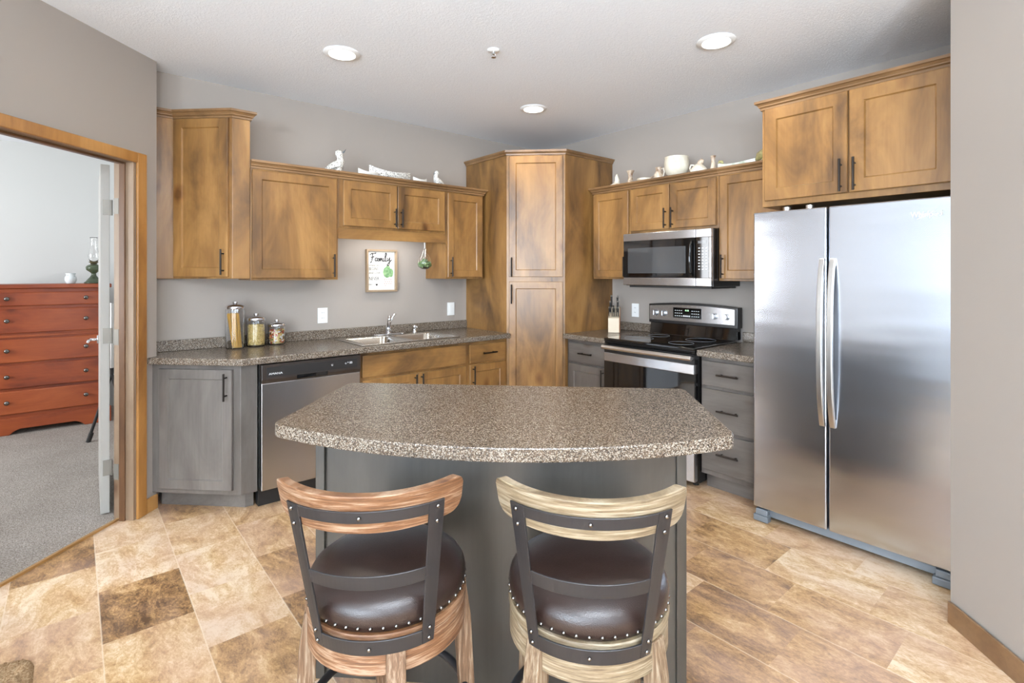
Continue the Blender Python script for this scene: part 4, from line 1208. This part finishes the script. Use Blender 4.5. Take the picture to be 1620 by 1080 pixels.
m = MB(); m.tube([(-0.075, 0, 0.030), (-0.055, 0, 0.062), (-0.02, 0, 0.078), (0.02, 0, 0.062), (0.05, 0, 0.045), (0.07, 0, 0.07)], [0.012, 0.026, 0.034, 0.030, 0.026, 0.010], 14)
m.lathe([(0, 0), (0.04, 0), (0.045, 0.02), (0.03, 0.05), (0, 0.055)], 16); m.part('body', 'olive', fg, smooth=True)

# cups on the refrigerator
for i, yy in enumerate((-2.715, -2.835)):
    c = thing('small_cup', ('small silver cup on top of the refrigerator, left of the pair', 'small silver cup on top of the refrigerator, right of the pair')[i], 'cup', (-0.66, yy, 1.7355), 0, 'small cups on the refrigerator')
    m = MB(); m.lathe([(0, 0), (0.017, 0), (0.019, 0.010), (0.022, 0.050), (0.020, 0.050), (0.017, 0.012), (0, 0.01)], 20); autosmooth(m.part('body', 'handle_steel', c))

# ------------------------------------------------------------------ ceiling fixtures
for i, (x, y, lab) in enumerate(((-2.590, -0.962, 'round recessed ceiling light nearest the bedroom door wall'), (-1.055, -2.470, 'round recessed ceiling light in front of the refrigerator cabinet'), (-1.035, -0.942, 'round recessed ceiling light in front of the pantry'))):
    pass
LP = [((541, 84), 'recessed ceiling light above the dishwasher, leftmost of the three'), ((1133, 65), 'recessed ceiling light in front of the refrigerator, rightmost of the three'), ((844, 171.5), 'recessed ceiling light nearest the pantry, middle of the three')]
fwd = Vector((math.cos(0.869453), math.sin(0.869453))); rgt = Vector((math.sin(0.869453), -math.cos(0.869453)))


def onz(px, py, z):
    dd_ = 821.35 * (1.41 - z) / (py - 432.8); return Vector((-3.748, -3.956)) + (fwd + rgt * (px - 810) / 821.35) * dd_


WARM = (1.0, 0.90, 0.76)
for (p, lab) in LP:
    q = onz(*p, H)
    t = thing('recessed_light', lab, 'ceiling light', (q.x, q.y, H), 0, 'recessed ceiling lights')
    m = MB(); m.lathe([(0.074, -0.0005), (0.102, -0.0005), (0.103, -0.003), (0.098, -0.007), (0.078, -0.012), (0.074, -0.010)], 40); m.lathe([(0.074, -0.010), (0.074, -0.0005)], 40); autosmooth(m.part('trim_ring', 'white', t))
    m = MB(); m.lathe([(0, -0.007), (0.0735, -0.007), (0.0735, -0.003), (0, -0.003)], 40); m.part('lens', 'lamp', t)
    area('downlight', (q.x, q.y, H - 0.014), (0, 0, -1), 0.14, 0.14, 5, WARM, 'DISK')
q = onz(781, 79, H)
t = thing('sprinkler_head', 'small white fire sprinkler head on the textured ceiling', 'sprinkler', (q.x, q.y, H))
m = MB(); m.lathe([(0, -0.0005), (0.036, -0.0005), (0.034, -0.006), (0.014, -0.010), (0, -0.010)], 24); m.part('escutcheon', 'white', t, smooth=True)
m = MB(); m.cyl((0, 0, -0.010), (0, 0, -0.026), 0.008); m.tube([(0.010, 0, -0.02), (0.013, 0, -0.03), (0, 0, -0.042)], 0.002, 6); m.tube([(-0.010, 0, -0.02), (-0.013, 0, -0.03), (0, 0, -0.042)], 0.002, 6); m.part('frame', 'handle_steel', t)
m = MB(); m.cyl((0, 0, -0.042), (0, 0, -0.044), 0.014, 20); m.part('deflector', 'handle_steel', t)
for i, (x, y) in enumerate(((-5.6, -3.4), (-4.6, -5.9), (-6.9, -6.2))):
    area('added_downlight', (x, y, H - 0.02), (0, 0, -1), 0.14, 0.14, 5, WARM, 'DISK')  # extra lamps added out of view behind the camera, no fixtures modelled

# ------------------------------------------------------------------ bar stools
def stool(label, x, y, rz_seat, rz_legs, wm_, lm_):
    t = thing('bar_stool', label, 'stool', (x, y, 0), rz_seat)
    # cushion
    m = MB(); R = 0.214
    prof = [(0, 0.548), (0.198, 0.548), (0.208, 0.552), (0.213, 0.566), (0.2145, 0.582), (0.211, 0.600), (0.201, 0.616), (0.184, 0.629), (0.160, 0.638), (0.12, 0.645), (0.06, 0.649), (0, 0.650)]
    m.lathe(prof, 56); cu = m.part('cushion', 'leather', t, smooth=True)
    nm = None
    for i in range(44):
        a = 2 * PI * i / 44
        if nm is None:
            mm = MB(); mm.sphere((0, 0, 0), 0.0052, 1, 1, 1, 10); n_ = mm.part('nailhead', 'rivet', cu, smooth=True); nm = n_
        else:
            n_ = nm.copy(); COL.objects.link(n_); n_.parent = cu
        n_.location = (0.2125 * math.cos(a), 0.2125 * math.sin(a), 0.563)
    # swivel ring, apron
    m = MB(); m.lathe([(0, 0.520), (0.205, 0.520), (0.214, 0.523), (0.216, 0.535), (0.212, 0.5475), (0, 0.5475)], 56); autosmooth(m.part('seat_ring', wm_, t), 35)
    m = MB(); m.lathe([(0.165, 0.445), (0.204, 0.445), (0.212, 0.450), (0.212, 0.512), (0.206, 0.5195), (0.165, 0.5195), (0.165, 0.445)], 56); autosmooth(m.part('apron', wm_, t), 35)
    # legs
    lr = bpy.data.objects.new
    for i in range(4):
        a = rz_legs - rz_seat + i * PI / 2 - PI / 2
        ca, sa = math.cos(a), math.sin(a)
        m = MB(); w0, w1 = 0.023, 0.019
        def ringp(r, z, w_):
            return [m.bm.verts.new((ca * (r + dx_) - sa * dy_, sa * (r + dx_) + ca * dy_, z)) for dx_, dy_ in ((-w_, -w_), (w_, -w_), (w_, w_), (-w_, w_))]
        A1 = ringp(0.236, 0.0, w1); B1 = ringp(0.208, 0.425, w0); C1 = ringp(0.194, 0.5185, w0)
        for (P1, Q1) in ((A1, B1), (B1, C1)):
            for j in range(4): m.bm.faces.new((P1[j], P1[(j + 1) % 4], Q1[(j + 1) % 4], Q1[j]))
        m.bm.faces.new(A1[::-1]); m.bm.faces.new(C1)
        m.part('leg', lm_, t, bevel=0.003)
    m = MB(); m.torus((0, 0, 0.225), 0.213, 0.0115, 56, 12); m.part('footrest_ring', 'stool_metal', t, smooth=True)

    # back: points on a leaning curved surface, phi from straight back (-y)
    def surf(phi, z, off=0.0):
        s = max(0.0, min(1.0, (z - 0.52) / 0.37)); s2 = (z - 0.52) / 0.37
        rho = 0.219 + 0.053 * s2 + off; cy = -0.045 * s2
        return (rho * math.sin(phi), cy - rho * math.cos(phi), z)

    def plate_(m, p0, p1, z0f, z1f, o0, o1, n=24, nz=1, rnd=0):
        ri_ = []
        for i in range(n + 1):
            ph = p0 + (p1 - p0) * i / n; za = z0f(ph) if callable(z0f) else z0f; zb = z1f(ph) if callable(z1f) else z1f
            row = []
            for j in range(nz + 1): row.append(m.bm.verts.new(surf(ph, za + (zb - za) * j / nz, o1)))
            for j in range(nz, -1, -1): row.append(m.bm.verts.new(surf(ph, za + (zb - za) * j / nz, o0)))
            ri_.append(row)
        kq = len(ri_[0])
        for A2, B2 in zip(ri_, ri_[1:]):
            for j in range(kq): m.bm.faces.new((A2[j], A2[(j + 1) % kq], B2[(j + 1) % kq], B2[j]))
        m.bm.faces.new(ri_[0]); m.bm.faces.new(ri_[-1])
    PO = math.radians(41); PI_ = math.radians(32.5)
    m = MB()
    for z0, z1 in ((0.862, 0.891), (0.688, 0.724), (0.503, 0.545)):
        plate_(m, -PI_ + .001, PI_ - .001, z0, z1, 0.0, 0.005, 24)
    for s in (-1, 1):
        lo, hi = (PI_, PO) if s > 0 else (-PO, -PI_)
        # keep the strip about constant in width: wider angle at the bottom
        plate_(m, lo, hi, 0.503, 0.891, 0.0, 0.005, 3, 10)
    fr_ = m.part('back_frame', 'stool_metal', t)
    bv = fr_.modifiers.new('bevel', 'BEVEL'); bv.width = 0.001; bv.segments = 1; bv.limit_method = 'ANGLE'
    bo = None
    for ph, z in ((0, 0.876), (math.radians(37), 0.878), (math.radians(-37), 0.878), (math.radians(37), 0.840), (math.radians(-37), 0.840), (0, 0.523), (math.radians(37), 0.548), (math.radians(-37), 0.548), (math.radians(37), 0.518), (math.radians(-37), 0.518)):
        p = surf(ph, z, 0.006)
        if bo is None:
            mm = MB(); mm.sphere((0, 0, 0), 0.0052, 1, 1, 1, 10); n_ = mm.part('bolt', 'rivet', fr_, smooth=True); bo = n_
        else:
            n_ = bo.copy(); COL.objects.link(n_); n_.parent = fr_
        n_.location = p
    # wooden top rail, rounded ends
    PE = math.radians(54)

    def zlo(ph):
        e_ = max(0, (abs(ph) - (PE - 0.14)) / 0.14); return 0.833 + 0.030 * (1 - math.sqrt(max(0, 1 - e_ * e_))) + 0.010 * (abs(ph) / PE) ** 2

    def zhi(ph):
        e_ = max(0, (abs(ph) - (PE - 0.10)) / 0.10); return 0.926 - 0.020 * (1 - math.sqrt(max(0, 1 - e_ * e_))) + 0.006 * (abs(ph) / PE) ** 2
    m = MB(); plate_(m, -PE, PE, zlo, zhi, -0.026, -0.0008, 60, 5)
    rl = m.part('top_rail', wm_, t, bevel=0.003)
    return t


def camxy(lat, dep): q = Vector((-3.748, -3.956)) + fwd * dep + rgt * lat; return q.x, q.y


base_rot = 0.869453 - PI / 2      # local +y along the view direction
x, y = camxy(-0.345, 1.45)
stool('round-seat bar stool with browner wood, left of the two at the island', x, y, base_rot + math.radians(2), base_rot + math.radians(18), 'stool_dark', 'stool_darkleg')
x, y = camxy(0.206, 1.42)
stool('round-seat bar stool with paler wood, right of the two at the island', x, y, base_rot - math.radians(7), base_rot + math.radians(45), 'stool_pale', 'stool_paleleg')

# ------------------------------------------------------------------ bedroom things
ds = thing('dresser', 'red-stained pine dresser with five wide drawers, in the bedroom', 'dresser', (0, 0, 0.0085), 0)
dx0, dx1, dy = -4.355, -3.485, 2.31
DXC = (dx0 + dx1) / 2
MB().box(dx0, dx1, dy, dy + 0.48, 0.12, 1.27).part('carcass', 'cherry', ds, bevel=0.003)
MB().box(dx0 - 0.015, dx1 + 0.015, dy - 0.022, dy + 0.49, 1.2705, 1.308).part('top', 'cherry', ds, bevel=0.008, seg=3)
m = MB(); m.extr([(dx0 - .012, dy - .018, 0.0)] + [(dx0 - .012, dy - .018, 0.145), (dx1 + .012, dy - .018, 0.145), (dx1 + .012, dy - .018, 0.0), (dx1 - .18, dy - .018, 0.0), (dx1 - .215, dy - .018, 0.03), (dx1 - .25, dy - .018, 0.045), (dx0 + .25, dy - .018, 0.045), (dx0 + .215, dy - .018, 0.03), (dx0 + .18, dy - .018, 0.0)], (0, 0.017, 0))
m.box(dx0 - .012, dx0 + 0.01, dy, dy + .48, 0, 0.119); m.box(dx1 - 0.01, dx1 + .012, dy, dy + .48, 0, 0.119)
m.part('plinth', 'cherry', ds, bevel=0.004)
for i, (z0, z1) in enumerate(((1.118, 1.238), (0.880, 1.092), (0.625, 0.828), (0.400, 0.603), (0.178, 0.378))):
    q = MB().box(dx0 + 0.035, dx1 - 0.035, dy - 0.018, dy - 0.0005, z0, z1).part('drawer', 'cherry', ds, bevel=0.012, seg=3)
    for kx in (-4.188, -3.659):
        m = MB(); zz = (z0 + z1) / 2 + 0.005
        P = [(0, 0), (0.010, 0), (0.008, 0.008), (0.018, 0.016), (0.019, 0.024), (0.010, 0.030), (0, 0.031)]
        m.lathe(P, 18); o = m.part('knob', 'rivet', q, smooth=True); o.location = (kx, dy - 0.0185, zz); o.rotation_euler = (PI / 2, 0, 0)
MB().box(dx0 + 0.01, dx1 - 0.01, dy - 0.010, dy - 0.0005, 0.842, 0.864).part('moulding', 'cherry', ds, bevel=0.004)
ol = thing('oil_lamp', 'green glass oil lamp with clear chimney on the dresser', 'oil lamp', (-3.600, 2.42, 1.317))
m = MB(); m.lathe([(0, 0), (0.072, 0), (0.074, 0.010), (0.060, 0.022), (0.055, 0.030), (0.040, 0.050), (0.034, 0.056), (0.020, 0.078), (0.018, 0.095), (0.030, 0.108), (0.058, 0.130), (0.062, 0.155), (0.050, 0.172), (0.026, 0.182), (0, 0.183)], 28); m.part('font', 'greensmoke', ol, smooth=True)
m = MB(); m.lathe([(0, 0.1835), (0.024, 0.1835), (0.026, 0.195), (0.040, 0.204), (0.040, 0.207), (0.020, 0.210), (0.014, 0.228), (0, 0.230)], 24); m.part('burner', plain('aged_brass', (120, 110, 84), 0.35, 0.8), ol, smooth=True)
m = MB(); m.lathe([(0.028, 0.208), (0.038, 0.235), (0.042, 0.262), (0.034, 0.300), (0.026, 0.345), (0.024, 0.400), (0.026, 0.432), (0.029, 0.440)], 28); o = m.part('chimney', 'glass', ol, smooth=True); so = o.modifiers.new('solid', 'SOLIDIFY'); so.thickness = 0.0018
vs = thing('small_vase', 'small white floral vase on the dresser beside the oil lamp', 'vase', (-3.768, 2.40, 1.317))
m = MB(); m.lathe([(0, 0), (0.030, 0), (0.034, 0.008), (0.044, 0.035), (0.042, 0.060), (0.030, 0.080), (0.038, 0.096), (0.034, 0.097), (0.026, 0.082), (0.036, 0.05), (0, 0.02)], 26); m.part('body', speck_ceramic('floral_white_glaze', (226, 234, 236), (120, 150, 160), 38, 0.22), vs, smooth=True)
tp = thing('folding_stand', 'black tubular folding stand mostly hidden behind the open door', 'stand', (-3.50, 1.62, 0.0085))
top = (0.0, 0.0, 0.55)
for (fx, fy) in ((-0.155, 0.0), (0.14, -0.12), (0.12, 0.18)):
    l_ = MB().tube([(fx, fy, 0.012), top], 0.012, 10).part('leg', 'black_soft', tp)
    MB().tube([(fx, fy, 0.0), (fx * 0.86, fy * 0.86, 0.075)], 0.018, 10).part('rubber_foot', 'black_soft', l_)
MB().cyl((0, 0, 0.5505), (0, 0, 0.60), 0.02).part('hub', 'black_soft', tp)
MB().cyl((0, 0, 0.6005), (0, 0, 1.15), 0.012).part('pole', 'handle_steel', tp)

# unseen uplights added behind the camera to brighten the ceiling, shaped as torchieres
for i, (x, y) in enumerate(((-4.75, -5.35), (-3.36, -5.10))):
    t = thing('added_uplight', ('added torchiere uplight nearer the kitchen, unseen behind the camera', 'added torchiere uplight beside the right-hand wall, unseen behind the camera')[i], 'added uplight', (x, y, 0.0))
    MB().lathe([(0, 0), (0.14, 0), (0.14, 0.015), (0.02, 0.03), (0, 0.03)], 32).part('base', 'bronze', t)
    MB().cyl((0, 0, 0.0305), (0, 0, 1.76), 0.012).part('pole', 'bronze', t)
    autosmooth(MB().lathe([(0.012, 1.7605), (0.06, 1.765), (0.15, 1.83), (0.16, 1.85), (0.155, 1.85), (0.055, 1.775), (0.012, 1.77)], 32).part('lamp_shade', 'white', t))
    area('added_torchiere_light', (x, y, 1.86), (0, 0, 1), 0.24, 0.24, (300, 190)[i], (0.84, 0.92, 1.0), 'DISK')

# rug corner
rg_ = MB(); random.seed(5)
q0 = onz(64, 1078, 0); q1 = onz(10, 1047, 0)
nx, ny = 110, 60
RX0, RX1, RY0, RY1 = -4.85, q0.x - 0.02, -2.4, q1.y - 0.005
vs_ = {}
for i in range(nx + 1):
    for j in range(ny + 1):
        x = RX0 + (RX1 - RX0) * i / nx; y = RY0 + (RY1 - RY0) * j / ny
        ed = (i in (0, nx)) or (j in (0, ny))
        cr = 0.10; ddx = x - (RX1 - cr); ddy = y - (RY1 - cr)
        if ddx > 0 and ddy > 0:
            mx_ = max(ddx, ddy); hyp = math.hypot(ddx, ddy); x = RX1 - cr + ddx / hyp * mx_; y = RY1 - cr + ddy / hyp * mx_
        vs_[i, j] = rg_.bm.verts.new((x + (0 if ed else random.uniform(-.003, .003)), y + (0 if ed else random.uniform(-.003, .003)), 0.0008 if ed else 0.014 + random.uniform(-.006, .006)))
for i in range(nx):
    for j in range(ny): rg_.bm.faces.new((vs_[i, j], vs_[i + 1, j], vs_[i + 1, j + 1], vs_[i, j + 1]))
rug = rg_.part('shag_rug', 'rug', smooth=True)
tag(rug, 'tan shaggy rug on the tile floor, its corner at lower left', 'rug')
